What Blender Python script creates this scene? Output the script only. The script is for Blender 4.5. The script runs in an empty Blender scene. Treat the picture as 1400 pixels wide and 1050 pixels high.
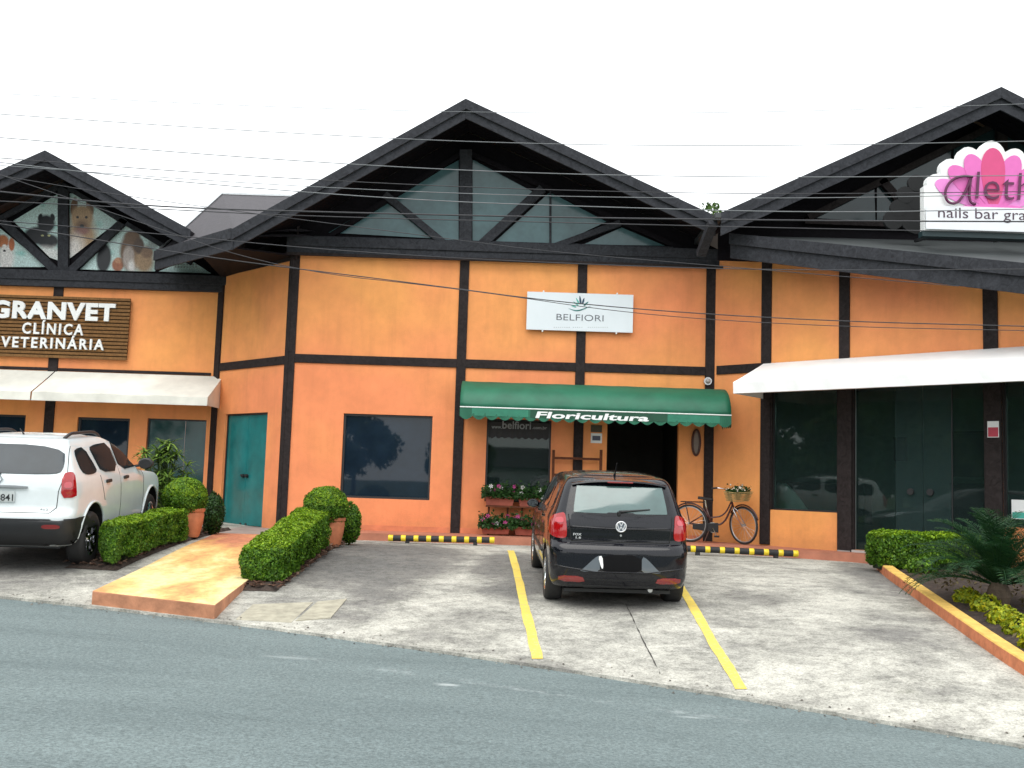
import bpy, bmesh, math, random
import numpy as np
from mathutils import Vector, Matrix
from mathutils.bvhtree import BVHTree
random.seed(7); np.random.seed(7)
S = bpy.context.scene; COL = S.collection
R = math.radians
# ------------------------------------------------------------------ camera
F = 1400.0; PITCH = math.atan(133/1400.0); ROLL = 0.032
CAM = Vector((0, 0, 1.70))
_f = Vector((0, math.cos(PITCH), math.sin(PITCH)))
_r0 = Vector((1, 0, 0)); _u0 = Vector((0, -math.sin(PITCH), math.cos(PITCH)))
_r = _r0*math.cos(ROLL) + _u0*math.sin(ROLL)
_u = -_r0*math.sin(ROLL) + _u0*math.cos(ROLL)
cd = bpy.data.cameras.new('camera'); cam = bpy.data.objects.new('camera', cd); COL.objects.link(cam)
cd.sensor_width = 36; cd.lens = 36.0; cd.clip_end = 3000; cd.clip_start = .05
cam.matrix_world = Matrix(((_r.x, _u.x, -_f.x, 0), (_r.y, _u.y, -_f.y, 0), (_r.z, _u.z, -_f.z, CAM.z), (0, 0, 0, 1)))
S.camera = cam
# ------------------------------------------------------------------ light
w = bpy.data.worlds.new('World'); S.world = w; w.use_nodes = True
nt = w.node_tree; bg = nt.nodes['Background']
sky = nt.nodes.new('ShaderNodeTexSky'); sky.sky_type = 'NISHITA'; sky.sun_disc = False
SUN_EL, SUN_AZ = R(62), R(200)
sky.sun_elevation = SUN_EL; sky.sun_rotation = SUN_AZ
sm = nt.nodes.new('ShaderNodeVectorMath'); sm.operation = 'SCALE'; sm.inputs['Scale'].default_value = .1
nt.links.new(sky.outputs[0], sm.inputs[0])
mx = nt.nodes.new('ShaderNodeMix'); mx.data_type = 'RGBA'; mx.inputs[0].default_value = .88
nt.links.new(sm.outputs[0], mx.inputs[6]); mx.inputs[7].default_value = (1.0, 1.02, 1.02, 1)   # bright even cloud cover
nt.links.new(mx.outputs[2], bg.inputs['Color']); bg.inputs['Strength'].default_value = 1.0
sd = bpy.data.lights.new('sun', 'SUN'); sd.energy = 1.3; sd.angle = R(60); sd.color = (1, .96, .9)
so = bpy.data.objects.new('sun', sd); COL.objects.link(so)
sdir = Vector((math.sin(SUN_AZ)*math.cos(SUN_EL), math.cos(SUN_AZ)*math.cos(SUN_EL), math.sin(SUN_EL)))
so.rotation_euler = sdir.to_track_quat('Z', 'Y').to_euler(); so.location = (0, -5, 30)
S.view_settings.view_transform = 'Standard'; S.view_settings.look = 'None'
S.view_settings.exposure = 0.90; S.view_settings.gamma = 1; S.view_settings.use_curve_mapping = False
S.render.engine = 'CYCLES'

# ------------------------------------------------------------------ helpers
def ray(px, py): return _f + _r*((px-700)/F) + _u*((525-py)/F)
def bpY(px, py, Y):
    d = ray(px, py); return CAM + d*(Y/d.y)
def bpP(px, py, p, n):
    d = ray(px, py); return CAM + d*((Vector(p)-CAM).dot(n)/d.dot(n))
def bpZ(px, py, z):
    d = ray(px, py); return CAM + d*((z-CAM.z)/d.z)
def bpG(px, py, fn):
    d = ray(px, py); t = 3.0
    while t < 60:
        p = CAM + d*t
        if p.z <= fn(p.x, p.y): return p
        t += .02
    return p
def sm01(t): t = max(0, min(1, t)); return t*t*(3-2*t)
def zr(X): return .02 - .037*max(-14, min(14, X))
def yr(X):
    def q(X): return 9.7 - .328*(X-.3) - .0221*(X-.3)*(X+5.8)
    if X < -7: return q(-7) - .30*(X+7)
    if X > 6: return q(6) - .56*(X-6)
    return q(X)
def ztop(X): return .57 + .12*sm01((-3-X)/3)
def zlot(X, Y):
    a = yr(X); v = (Y-a)/(18.4-a); v = max(0, min(1, v))
    return zr(X) + (ztop(X)-zr(X))*(1-(1-v)**2.1)

LOCAL = set()
def root_of(o):
    while o.parent: o = o.parent
    return o
def thing(name, label, cat, loc=(0, 0, 0), group=None, local=False):
    o = bpy.data.objects.new(name, None); COL.objects.link(o); o.location = loc; o.empty_display_size = .1
    o['label'] = label; o['category'] = cat
    if group: o['group'] = group
    if local: LOCAL.add(o.name)
    return o
def tag(o, label=None, cat=None, group=None, kind=None):
    if label: o['label'] = label
    if cat: o['category'] = cat
    if group: o['group'] = group
    if kind: o['kind'] = kind
    return o
def link(me, name, mat, parent=None, smooth=False, local=False, shift=None):
    o = bpy.data.objects.new(name, me); COL.objects.link(o)
    if mat:
        me.materials.clear()
        for m in (mat if isinstance(mat, (list, tuple)) else [mat]): me.materials.append(m)
    if smooth: me.polygons.foreach_set('use_smooth', [True]*len(me.polygons))
    if parent:
        o.parent = parent; rt = root_of(parent)
        if rt.name not in LOCAL and not local: me.transform(Matrix.Translation(-rt.location))
    return o
class MB:
    def __init__(s): s.v = []; s.f = []; s.mi = []; s.m = 0
    def add(s, vs, fs):
        n = len(s.v); s.v += [tuple(v) for v in vs]; s.f += [tuple(i+n for i in f) for f in fs]; s.mi += [s.m]*len(fs); return s
    def hexa(s, p): # 8 pts: bottom 4 ccw, top 4
        return s.add(p, [(3,2,1,0),(4,5,6,7),(0,1,5,4),(1,2,6,5),(2,3,7,6),(3,0,4,7)])
    def box(s, x0, x1, y0, y1, z0, z1):
        return s.hexa([(x0,y0,z0),(x1,y0,z0),(x1,y1,z0),(x0,y1,z0),(x0,y0,z1),(x1,y0,z1),(x1,y1,z1),(x0,y1,z1)])
    def prism(s, poly, off):   # poly: 3D pts planar, extruded by vector off
        n = len(poly); off = Vector(off); a = [Vector(p) for p in poly]; b = [p+off for p in a]
        return s.add(a+b, [tuple(range(n))[::-1], tuple(range(n, 2*n))] + [(i, (i+1)%n, (i+1)%n+n, i+n) for i in range(n)])
    def tube(s, pts, r, n=8, cap=True):
        pts = [Vector(p) for p in pts]; rs = r if isinstance(r, (list, tuple)) else [r]*len(pts)
        vs = []; prev = None
        for i, p in enumerate(pts):
            t = (pts[min(i+1, len(pts)-1)] - pts[max(i-1, 0)]).normalized()
            if prev is None:
                a = Vector((0, 0, 1)) if abs(t.z) < .9 else Vector((1, 0, 0)); a = (a - t*a.dot(t)).normalized()
            else: a = (prev - t*prev.dot(t)).normalized()
            prev = a; b = t.cross(a)
            for k in range(n):
                an = 2*math.pi*k/n; vs.append(p + (a*math.cos(an)+b*math.sin(an))*rs[i])
        m = len(pts); fs = [(i*n+k, i*n+(k+1)%n, (i+1)*n+(k+1)%n, (i+1)*n+k) for i in range(m-1) for k in range(n)]
        if cap: fs += [tuple(range(n))[::-1], tuple(range((m-1)*n, m*n))]
        return s.add(vs, fs)
    def beam(s, a, b, w, h, up=(0, 0, 1)):   # rectangular bar
        a = Vector(a); b = Vector(b); t = (b-a).normalized(); up = Vector(up); sd = t.cross(up).normalized(); up = sd.cross(t)
        q = [sd*(-w/2)-up*(h/2), sd*(w/2)-up*(h/2), sd*(w/2)+up*(h/2), sd*(-w/2)+up*(h/2)]
        return s.add([a+x for x in q]+[b+x for x in q], [(3,2,1,0),(4,5,6,7),(0,1,5,4),(1,2,6,5),(2,3,7,6),(3,0,4,7)])
    def lathe(s, prof, c=(0, 0, 0), axis='z', n=24):
        vs = []
        for (r, h) in prof:
            for k in range(n):
                a = 2*math.pi*k/n
                p = {'z': (r*math.cos(a), r*math.sin(a), h), 'x': (h, r*math.cos(a), r*math.sin(a)), 'y': (r*math.cos(a), h, r*math.sin(a))}[axis]
                vs.append((p[0]+c[0], p[1]+c[1], p[2]+c[2]))
        m = len(prof); fs = [(i*n+k, i*n+(k+1)%n, (i+1)*n+(k+1)%n, (i+1)*n+k) for i in range(m-1) for k in range(n)]
        return s.add(vs, fs)
    def mesh(s, name):
        me = bpy.data.meshes.new(name); me.from_pydata(s.v, [], s.f)
        if any(s.mi): me.polygons.foreach_set('material_index', s.mi)
        me.update(); return me
    def build(s, name, mat, parent=None, smooth=False, bevel=0, fix=True, sharp=None):
        me = s.mesh(name)
        if fix or bevel:
            bm = bmesh.new(); bm.from_mesh(me)
            if fix: bmesh.ops.recalc_face_normals(bm, faces=bm.faces)
            bm.to_mesh(me); bm.free()
        mi = s.mi if any(s.mi) else None
        o = link(me, name, mat, parent, smooth)
        if mi: me.polygons.foreach_set('material_index', mi)
        if sharp: me.set_sharp_from_angle(angle=R(sharp))
        if bevel:
            b = o.modifiers.new('bevel', 'BEVEL'); b.width = bevel; b.segments = 2; b.limit_method = 'ANGLE'; b.angle_limit = R(40)
        return o
class Wall:   # vertical plane frame; s along, z up, d outward to the viewer
    def __init__(s, a, b):
        s.o = Vector((a[0], a[1], 0)); v = Vector((b[0], b[1], 0)) - s.o; s.L = v.length; s.u = v.normalized(); s.n = Vector((s.u.y, -s.u.x, 0))
    def P(s, t, z, d=0): return s.o + s.u*t + s.n*d + Vector((0, 0, z))
    def px(s, x, y, d=0):
        p = bpP(x, y, s.o + s.n*d, s.n); return ((p-s.o).dot(s.u), p.z)
    def box(s, mb, s0, s1, z0, z1, d0, d1):
        return mb.hexa([s.P(s0,z0,d1), s.P(s1,z0,d1), s.P(s1,z0,d0), s.P(s0,z0,d0), s.P(s0,z1,d1), s.P(s1,z1,d1), s.P(s1,z1,d0), s.P(s0,z1,d0)])
    def face(s, z0, z1, holes, depth=.14, s0=0, s1=None):
        mb = MB(); s1 = s.L if s1 is None else s1
        S_ = sorted(set([s0, s1] + [h[0] for h in holes] + [h[1] for h in holes])); Z_ = sorted(set([z0, z1] + [h[2] for h in holes] + [h[3] for h in holes]))
        for i in range(len(S_)-1):
            for j in range(len(Z_)-1):
                cs, cz = (S_[i]+S_[i+1])/2, (Z_[j]+Z_[j+1])/2
                if any(h[0] < cs < h[1] and h[2] < cz < h[3] for h in holes): continue
                mb.add([s.P(S_[i], Z_[j]), s.P(S_[i+1], Z_[j]), s.P(S_[i+1], Z_[j+1]), s.P(S_[i], Z_[j+1])], [(0,1,2,3)])
        for h in holes:
            a, b, c, d = h[:4]
            for (p, q) in (((a,c),(a,d)), ((a,d),(b,d)), ((b,d),(b,c)), ((b,c),(a,c))):
                mb.add([s.P(p[0],p[1]), s.P(q[0],q[1]), s.P(q[0],q[1],-depth), s.P(p[0],p[1],-depth)], [(0,1,2,3)])
        return mb
# ------------------------------------------------------------------ materials
def newmat(name):
    m = bpy.data.materials.new(name); m.use_nodes = True; n = m.node_tree.nodes; l = m.node_tree.links
    return m, n, l, n['Principled BSDF']
def objcoord(n):
    g = n.new('ShaderNodeNewGeometry'); return g.outputs['Position']
def noise(n, l, vec, sc, det=4, rough=.6, dist=0):
    t = n.new('ShaderNodeTexNoise'); t.inputs['Scale'].default_value = sc; t.inputs['Detail'].default_value = det
    t.inputs['Roughness'].default_value = rough; t.inputs['Distortion'].default_value = dist
    if vec is not None: l.new(vec, t.inputs['Vector'])
    return t.outputs['Fac']
def ramp(n, l, fac, stops):
    r = n.new('ShaderNodeValToRGB'); e = r.color_ramp.elements
    while len(e) < len(stops): e.new(.5)
    for i, (p, c) in enumerate(stops):
        e[i].position = p; e[i].color = (c if len(c) == 4 else (*c, 1)) if isinstance(c, (tuple, list)) else (c, c, c, 1)
    l.new(fac, r.inputs[0]); return r.outputs[0]
def mixc(n, l, fac, a, b, mode='MIX'):
    m = n.new('ShaderNodeMix'); m.data_type = 'RGBA'; m.blend_type = mode
    for i, v in ((0, fac), (6, a), (7, b)):
        if isinstance(v, (int, float)): m.inputs[i].default_value = v
        elif isinstance(v, (tuple, list)): m.inputs[i].default_value = (*v[:3], 1)
        else: l.new(v, m.inputs[i])
    return m.outputs[2]
def bump(n, l, b, h, st=.3, dist=.01):
    k = n.new('ShaderNodeBump'); k.inputs['Strength'].default_value = st; k.inputs['Distance'].default_value = dist
    l.new(h, k.inputs['Height']); l.new(k.outputs[0], b.inputs['Normal'])
def mat(name, c, rough=.6, var=.15, sc=6, bmp=0, bsc=60, metal=0, spec=.5, coat=0, big=None):
    m, n, l, b = newmat(name); P = n.new('ShaderNodeTexCoord').outputs['Object']
    c2 = tuple(x*(1-var) for x in c); c3 = tuple(min(1, x*(1+var)) for x in c)
    col = ramp(n, l, noise(n, l, P, sc), [(.3, c2), (.7, c3)])
    l.new(col, b.inputs['Base Color']); b.inputs['Roughness'].default_value = rough; b.inputs['Metallic'].default_value = metal
    b.inputs['Specular IOR Level'].default_value = spec; b.inputs['Coat Weight'].default_value = coat; b.inputs['Coat Roughness'].default_value = .03
    if bmp: bump(n, l, b, noise(n, l, P, bsc, 3), bmp, .01)
    return m
def plaster():
    m, n, l, b = newmat('orange_plaster'); P = objcoord(n)
    a = noise(n, l, P, .33, 2, .5)
    col = ramp(n, l, a, [(.36, (.87, .375, .122)), (.64, (.84, .290, .128))])
    g = ramp(n, l, noise(n, l, P, 2.2, 5, .65), [(.35, .9), (.7, 1.06)])
    col = mixc(n, l, 1.0, col, g, 'MULTIPLY')
    # damp streaks: noise squeezed vertically
    mp = n.new('ShaderNodeMapping'); mp.inputs['Scale'].default_value = (3.5, 3.5, .35); l.new(P, mp.inputs[0])
    st = ramp(n, l, noise(n, l, mp.outputs[0], 1.5, 4), [(.50, 1.0), (.80, .90)])
    col = mixc(n, l, 1.0, col, st, 'MULTIPLY')
    # splash dirt near the foot of the walls, ragged upper edge
    sx = n.new('ShaderNodeSeparateXYZ'); l.new(P, sx.inputs[0]); ma = n.new('ShaderNodeMath'); ma.operation = 'MULTIPLY_ADD'; l.new(noise(n, l, P, 5, 6, .75), ma.inputs[0]); ma.inputs[1].default_value = -.55; l.new(sx.outputs['Z'], ma.inputs[2])
    dm = n.new('ShaderNodeMapRange'); dm.interpolation_type = 'SMOOTHSTEP'; l.new(ma.outputs[0], dm.inputs[0]); dm.inputs[1].default_value = .40; dm.inputs[2].default_value = .85; dm.inputs[3].default_value = .30; dm.inputs[4].default_value = 0
    col = mixc(n, l, dm.outputs[0], col, (.22, .12, .07))
    l.new(col, b.inputs['Base Color']); b.inputs['Roughness'].default_value = .85; b.inputs['Specular IOR Level'].default_value = .25
    bump(n, l, b, noise(n, l, P, 45, 4, .7), .35, .012)
    return m
def timber(name, c, sc=1.0):
    m, n, l, b = newmat(name); T = n.new('ShaderNodeTexCoord').outputs['Object']
    f = noise(n, l, T, 9*sc, 5, .7, 1.5); col = ramp(n, l, f, [(.3, tuple(x*.6 for x in c)), (.7, tuple(x*1.5 for x in c))])
    l.new(col, b.inputs['Base Color']); b.inputs['Roughness'].default_value = .75; b.inputs['Specular IOR Level'].default_value = .12 if max(c) < .05 else .3; bump(n, l, b, f, .3, .006); return m
def concrete():
    m, n, l, b = newmat('lot_concrete'); P = objcoord(n)
    mp = n.new('ShaderNodeMapping'); mp.inputs['Scale'].default_value = (1, 1.0, 1); mp.inputs['Rotation'].default_value = (0, 0, R(-20)); l.new(P, mp.inputs[0])
    mp2 = n.new('ShaderNodeMapping'); mp2.inputs['Scale'].default_value = (1.0, 1.15, 1); mp2.inputs['Rotation'].default_value = (0, 0, R(22)); l.new(P, mp2.inputs[0])
    a = noise(n, l, mp2.outputs[0], .9, 10, .74, .3)
    # stained darker areas at given places, plus shade painted in under the hatchback
    dark = None
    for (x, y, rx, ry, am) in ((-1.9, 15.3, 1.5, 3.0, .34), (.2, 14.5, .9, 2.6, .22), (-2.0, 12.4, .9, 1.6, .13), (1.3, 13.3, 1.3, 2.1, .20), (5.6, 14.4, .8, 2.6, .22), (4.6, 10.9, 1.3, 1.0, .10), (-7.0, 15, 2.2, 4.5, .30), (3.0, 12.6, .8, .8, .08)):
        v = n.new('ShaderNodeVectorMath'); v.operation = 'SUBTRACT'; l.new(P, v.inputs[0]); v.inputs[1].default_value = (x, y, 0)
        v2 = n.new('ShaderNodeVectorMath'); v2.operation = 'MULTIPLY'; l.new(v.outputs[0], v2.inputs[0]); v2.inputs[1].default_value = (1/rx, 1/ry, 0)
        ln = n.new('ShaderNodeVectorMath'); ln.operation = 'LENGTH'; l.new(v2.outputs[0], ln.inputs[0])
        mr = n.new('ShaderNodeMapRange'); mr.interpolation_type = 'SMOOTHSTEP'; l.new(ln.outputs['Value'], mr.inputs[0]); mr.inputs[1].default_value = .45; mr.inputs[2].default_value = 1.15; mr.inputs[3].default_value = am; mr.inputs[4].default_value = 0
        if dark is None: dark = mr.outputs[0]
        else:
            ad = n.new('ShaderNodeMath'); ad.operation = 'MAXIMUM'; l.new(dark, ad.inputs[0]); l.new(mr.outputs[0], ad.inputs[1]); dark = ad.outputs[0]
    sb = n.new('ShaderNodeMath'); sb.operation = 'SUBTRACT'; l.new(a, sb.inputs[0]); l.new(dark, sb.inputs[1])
    col = ramp(n, l, sb.outputs[0], [(.10, (.14, .14, .135)), (.34, (.215, .21, .195)), (.45, (.34, .335, .30)), (.58, (.52, .51, .455))])
    fine = ramp(n, l, noise(n, l, mp.outputs[0], 7, 9, .85), [(.38, .52), (.53, 1.06)])
    col = mixc(n, l, .8, col, fine, 'MULTIPLY')
    sp = ramp(n, l, noise(n, l, P, 42, 4, .9), [(.38, .45), (.56, 1.10)])
    col = mixc(n, l, .7, col, sp, 'MULTIPLY')
    moss = ramp(n, l, noise(n, l, P, 1.6, 5, .7), [(.60, 0.0), (.75, .35)])
    col = mixc(n, l, moss, col, (.13, .14, .09))
    l.new(col, b.inputs['Base Color']); b.inputs['Roughness'].default_value = .9; b.inputs['Specular IOR Level'].default_value = .2
    bump(n, l, b, noise(n, l, P, 25, 6, .75), .4, .015)
    return m
def asphalt():
    m, n, l, b = newmat('asphalt'); P = objcoord(n)
    mp = n.new('ShaderNodeMapping'); mp.inputs['Rotation'].default_value = (0, 0, R(22)); mp.inputs['Scale'].default_value = (.3, 1.4, 1); l.new(P, mp.inputs[0])
    a = noise(n, l, mp.outputs[0], 1.1, 5, .6)
    col = ramp(n, l, a, [(.3, (.120, .153, .156)), (.7, (.158, .198, .200))])
    g = ramp(n, l, noise(n, l, P, 38, 5, .9), [(.36, .45), (.62, 1.45)])
    col = mixc(n, l, .85, col, g, 'MULTIPLY')
    g2 = ramp(n, l, noise(n, l, P, 14, 4, .8), [(.3, .88), (.7, 1.10)])
    col = mixc(n, l, .8, col, g2, 'MULTIPLY')
    # faint worn pale paint along an old line
    A = bpZ(300, 893, .03); B = bpZ(1035, 985, -.05); d = (B-A); d.z = 0; L = d.length; d.normalize(); nn = Vector((-d.y, d.x, 0))
    v = n.new('ShaderNodeVectorMath'); v.operation = 'SUBTRACT'; l.new(P, v.inputs[0]); v.inputs[1].default_value = (A.x, A.y, 0)
    def dot(vec):
        k = n.new('ShaderNodeVectorMath'); k.operation = 'DOT_PRODUCT'; l.new(v.outputs[0], k.inputs[0]); k.inputs[1].default_value = vec; return k.outputs['Value']
    def mrange(x, a0, a1, b0, b1):
        k = n.new('ShaderNodeMapRange'); k.interpolation_type = 'SMOOTHSTEP'; l.new(x, k.inputs[0])
        for i, q in enumerate((a0, a1, b0, b1)): k.inputs[i+1].default_value = q
        return k.outputs[0]
    def mul(a, b_):
        k = n.new('ShaderNodeMath'); k.operation = 'MULTIPLY'; l.new(a, k.inputs[0]); l.new(b_, k.inputs[1]); return k.outputs[0]
    ab = n.new('ShaderNodeMath'); ab.operation = 'ABSOLUTE'; l.new(dot(tuple(nn)), ab.inputs[0])
    m1 = mul(mrange(ab.outputs[0], .02, .11, 1, 0), mul(mrange(dot(tuple(d)), 0, L*.4, 0, 1), mrange(dot(tuple(d)), L*.97, L*1.0, 1, 0)))
    m1 = mul(m1, mrange(noise(n, l, P, 2.6, 7, .8), .47, .66, 0, .55))
    for (qx, qy, rx, ry, am) in ((612, 941, .13, .07, .75), (395, 912, .30, .07, .35), (945, 973, .16, .04, .5)):
        C_ = bpZ(qx, qy, -.01); q1 = n.new('ShaderNodeVectorMath'); q1.operation = 'SUBTRACT'; l.new(P, q1.inputs[0]); q1.inputs[1].default_value = (C_.x, C_.y, C_.z)
        q2 = n.new('ShaderNodeVectorMath'); q2.operation = 'MULTIPLY'; l.new(q1.outputs[0], q2.inputs[0]); q2.inputs[1].default_value = (1/rx, 1/ry, 0)
        q3 = n.new('ShaderNodeVectorMath'); q3.operation = 'LENGTH'; l.new(q2.outputs[0], q3.inputs[0]); q4 = n.new('ShaderNodeMath'); q4.operation = 'MULTIPLY_ADD'; l.new(noise(n, l, P, 14, 5, .8), q4.inputs[0]); q4.inputs[1].default_value = 1.6; l.new(q3.outputs['Value'], q4.inputs[2])
        q5 = mrange(q4.outputs[0], .9, 1.9, am, 0); q6 = n.new('ShaderNodeMath'); q6.operation = 'MAXIMUM'; l.new(m1, q6.inputs[0]); l.new(q5, q6.inputs[1]); m1 = q6.outputs[0]
    col = mixc(n, l, m1, col, (.42, .46, .46))
    l.new(col, b.inputs['Base Color']); b.inputs['Roughness'].default_value = .85; b.inputs['Specular IOR Level'].default_value = .25
    bump(n, l, b, noise(n, l, P, 90, 3, .8), .5, .01)
    return m
def leafmat(name, c1, c2, c3=None, trans=.0):
    m, n, l, b = newmat(name); g = n.new('ShaderNodeNewGeometry')
    st = [(0, c1), (.7, c2)] + ([(1, c3)] if c3 else [])
    col = ramp(n, l, g.outputs['Random Per Island'], st)
    v = ramp(n, l, noise(n, l, g.outputs['Position'], 6, 3), [(.35, .75), (.65, 1.2)])
    col = mixc(n, l, 1, col, v, 'MULTIPLY')
    l.new(col, b.inputs['Base Color']); b.inputs['Roughness'].default_value = .5; b.inputs['Specular IOR Level'].default_value = .3
    tr = n.new('ShaderNodeBsdfTranslucent'); l.new(col, tr.inputs[0]); ms = n.new('ShaderNodeMixShader'); ms.inputs[0].default_value = .25
    l.new(b.outputs[0], ms.inputs[1]); l.new(tr.outputs[0], ms.inputs[2]); l.new(ms.outputs[0], n['Material Output'].inputs[0])
    return m
def thin_glass(name, tint, ior=1.42, rough=.02, film=0):
    m, n, l, b = newmat(name); n.remove(b)
    t = n.new('ShaderNodeBsdfTransparent'); t.inputs[0].default_value = (*tint, 1)
    g = n.new('ShaderNodeBsdfGlossy'); g.inputs['Roughness'].default_value = rough; g.inputs[0].default_value = (1, 1, 1, 1)
    fr = n.new('ShaderNodeFresnel'); fr.inputs[0].default_value = ior
    x = n.new('ShaderNodeMixShader'); l.new(fr.outputs[0], x.inputs[0]); l.new(t.outputs[0], x.inputs[1]); l.new(g.outputs[0], x.inputs[2])
    df = n.new('ShaderNodeBsdfDiffuse'); df.inputs[0].default_value = (.085, .135, .135, 1); y = n.new('ShaderNodeMixShader'); y.inputs[0].default_value = film
    l.new(x.outputs[0], y.inputs[1]); l.new(df.outputs[0], y.inputs[2]); l.new(y.outputs[0], n['Material Output'].inputs[0]); return m
def solid_glass(name, c, ior=1.5, rough=.02):
    m, n, l, b = newmat(name); P = objcoord(n)
    f = noise(n, l, P, 2.5, 3)
    l.new(ramp(n, l, f, [(.3, tuple(x*.8 for x in c)), (.7, tuple(x*1.2 for x in c))]), b.inputs['Base Color'])
    b.inputs['Roughness'].default_value = rough; b.inputs['IOR'].default_value = ior
    bump(n, l, b, noise(n, l, P, .8, 1), .03, .02); return m
M = dict(
    plaster=plaster(), concrete=concrete(), asphalt=asphalt(),
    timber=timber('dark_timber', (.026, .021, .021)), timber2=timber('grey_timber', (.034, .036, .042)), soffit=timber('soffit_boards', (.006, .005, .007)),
    roof=mat('slate_roof', (.042, .038, .045), .75, .25, 9, .6, 30), roof2=mat('dark_metal_roof', (.045, .05, .053), .55, .2, 3),
    gableglass=solid_glass('gable_glass', (.060, .120, .130), 1.45, .1), dark=mat('dark_void', (.01, .01, .01), .9),
    tint=solid_glass('tinted_window_glass', (.010, .020, .034), 1.45), teal=solid_glass('teal_glass', (.010, .165, .170), 1.4, .12),
    shop=thin_glass('shop_glass', (.50, .64, .60), film=.10), shopdoor=thin_glass('shop_door_glass', (.46, .62, .62), film=.22), frame=mat('window_frame', (.02, .02, .022), .4),
    green=mat('green_awning_vinyl', (.006, .115, .062), .55, .18, 2.5, .08, 20), green2=mat('dark_green_patch', (.004, .06, .03), .6), greenl=mat('pale_green_patch', (.02, .18, .11), .6),
    white=mat('white_paint', (.78, .80, .80), .5, .04, 4), canvas=mat('white_canvas', (.88, .90, .90), .65, .06, 1.5, .1, 12), canvasold=mat('weathered_canvas', (.66, .66, .60), .75, .22, 1.0, .15, 9),
    signwhite=mat('white_acrylic', (.70, .76, .80), .3, .03, 2), wood=timber('oiled_slats', (.17, .085, .028), 1.5), wooddk=timber('sign_back_board', (.05, .026, .012)),
    red=mat('terracotta_paving', (.40, .155, .095), .8, .22, 3, .3, 30), skirt=mat('orange_skirting', (.62, .20, .095), .8, .2, 3, .2, 40),
    landing=mat('grey_landing', (.26, .22, .20), .85, .2, 4, .3, 30), yellow=mat('yellow_paint', (.70, .47, .035), .7, .22, 14, .2, 60),
    yellow2=mat('yellow_reflective', (.75, .55, .02), .4, .1, 8), black=mat('black_rubber', (.018, .018, .019), .7, .2, 10), blackp=mat('black_plastic', (.014, .015, .017), .5),
    terracotta=mat('terracotta_clay', (.48, .165, .075), .75, .2, 7, .2, 40), terr2=mat('dark_terracotta_clay', (.33, .085, .055), .7, .2, 7),
    soil=mat('mulch', (.036, .024, .018), .95, .6, 14, 1.0, 35), bark=mat('bark', (.09, .065, .045), .9, .3, 10, .8, 30),
    grass=mat('verge_grass', (.045, .075, .02), .95, .35, 3, .6, 20), interior=mat('interior_wall', (.30, .32, .31), .8), floor_in=mat('interior_floor', (.16, .15, .13), .5),
    steel=mat('galvanised_steel', (.5, .52, .53), .35, .1, 10, metal=.8), chrome=mat('chrome', (.75, .76, .78), .12, .03, 5, metal=1),
    wire=mat('cable_sheath', (.035, .035, .04), .7), wire2=mat('grey_cable', (.17, .18, .19), .7),
    leaftop=leafmat('hedge_top_leaf', (.09, .19, .008), (.20, .34, .012), (.32, .46, .02)), leaf=leafmat('hedge_leaf', (.030, .090, .007), (.085, .20, .012), (.17, .30, .02)), leafd=leafmat('dark_leaf', (.013, .045, .010), (.03, .085, .016)),
    leafy=leafmat('golden_leaf', (.14, .22, .012), (.34, .38, .015), (.5, .42, .01)), palm=leafmat('cycad_leaf', (.008, .038, .014), (.018, .068, .022), (.035, .085, .02)),
    leafm=leafmat('tree_leaf', (.03, .07, .012), (.07, .13, .025)), papy=leafmat('umbrella_leaf', (.07, .16, .025), (.20, .32, .06)),
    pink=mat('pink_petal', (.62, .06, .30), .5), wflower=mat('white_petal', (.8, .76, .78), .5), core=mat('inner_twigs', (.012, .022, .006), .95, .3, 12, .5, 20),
)
def ramp_paint():
    m, n, l, b = newmat('ramp_paint'); P = objcoord(n)
    mp = n.new('ShaderNodeMapping'); mp.inputs['Scale'].default_value = (1, .35, 1); l.new(P, mp.inputs[0])
    sp = n.new('ShaderNodeSeparateXYZ'); l.new(P, sp.inputs[0])
    mr = n.new('ShaderNodeMapRange'); l.new(sp.outputs['Y'], mr.inputs[0]); mr.inputs[1].default_value = 13.6; mr.inputs[2].default_value = 17.5; mr.inputs[3].default_value = -.08; mr.inputs[4].default_value = .30
    ad = n.new('ShaderNodeMath'); l.new(noise(n, l, mp.outputs[0], 1.6, 6, .62, .4), ad.inputs[0]); l.new(mr.outputs[0], ad.inputs[1])
    col = ramp(n, l, ad.outputs[0], [(.36, (.74, .60, .30)), (.47, (.70, .46, .17)), (.56, (.62, .33, .12)), (.72, (.50, .19, .10))])
    g = ramp(n, l, noise(n, l, P, 9, 8, .8), [(.36, .68), (.56, 1.06)]); col = mixc(n, l, 1, col, g, 'MULTIPLY')
    l.new(col, b.inputs['Base Color']); b.inputs['Roughness'].default_value = .8; bump(n, l, b, noise(n, l, P, 40, 4), .3, .01); return m
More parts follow.
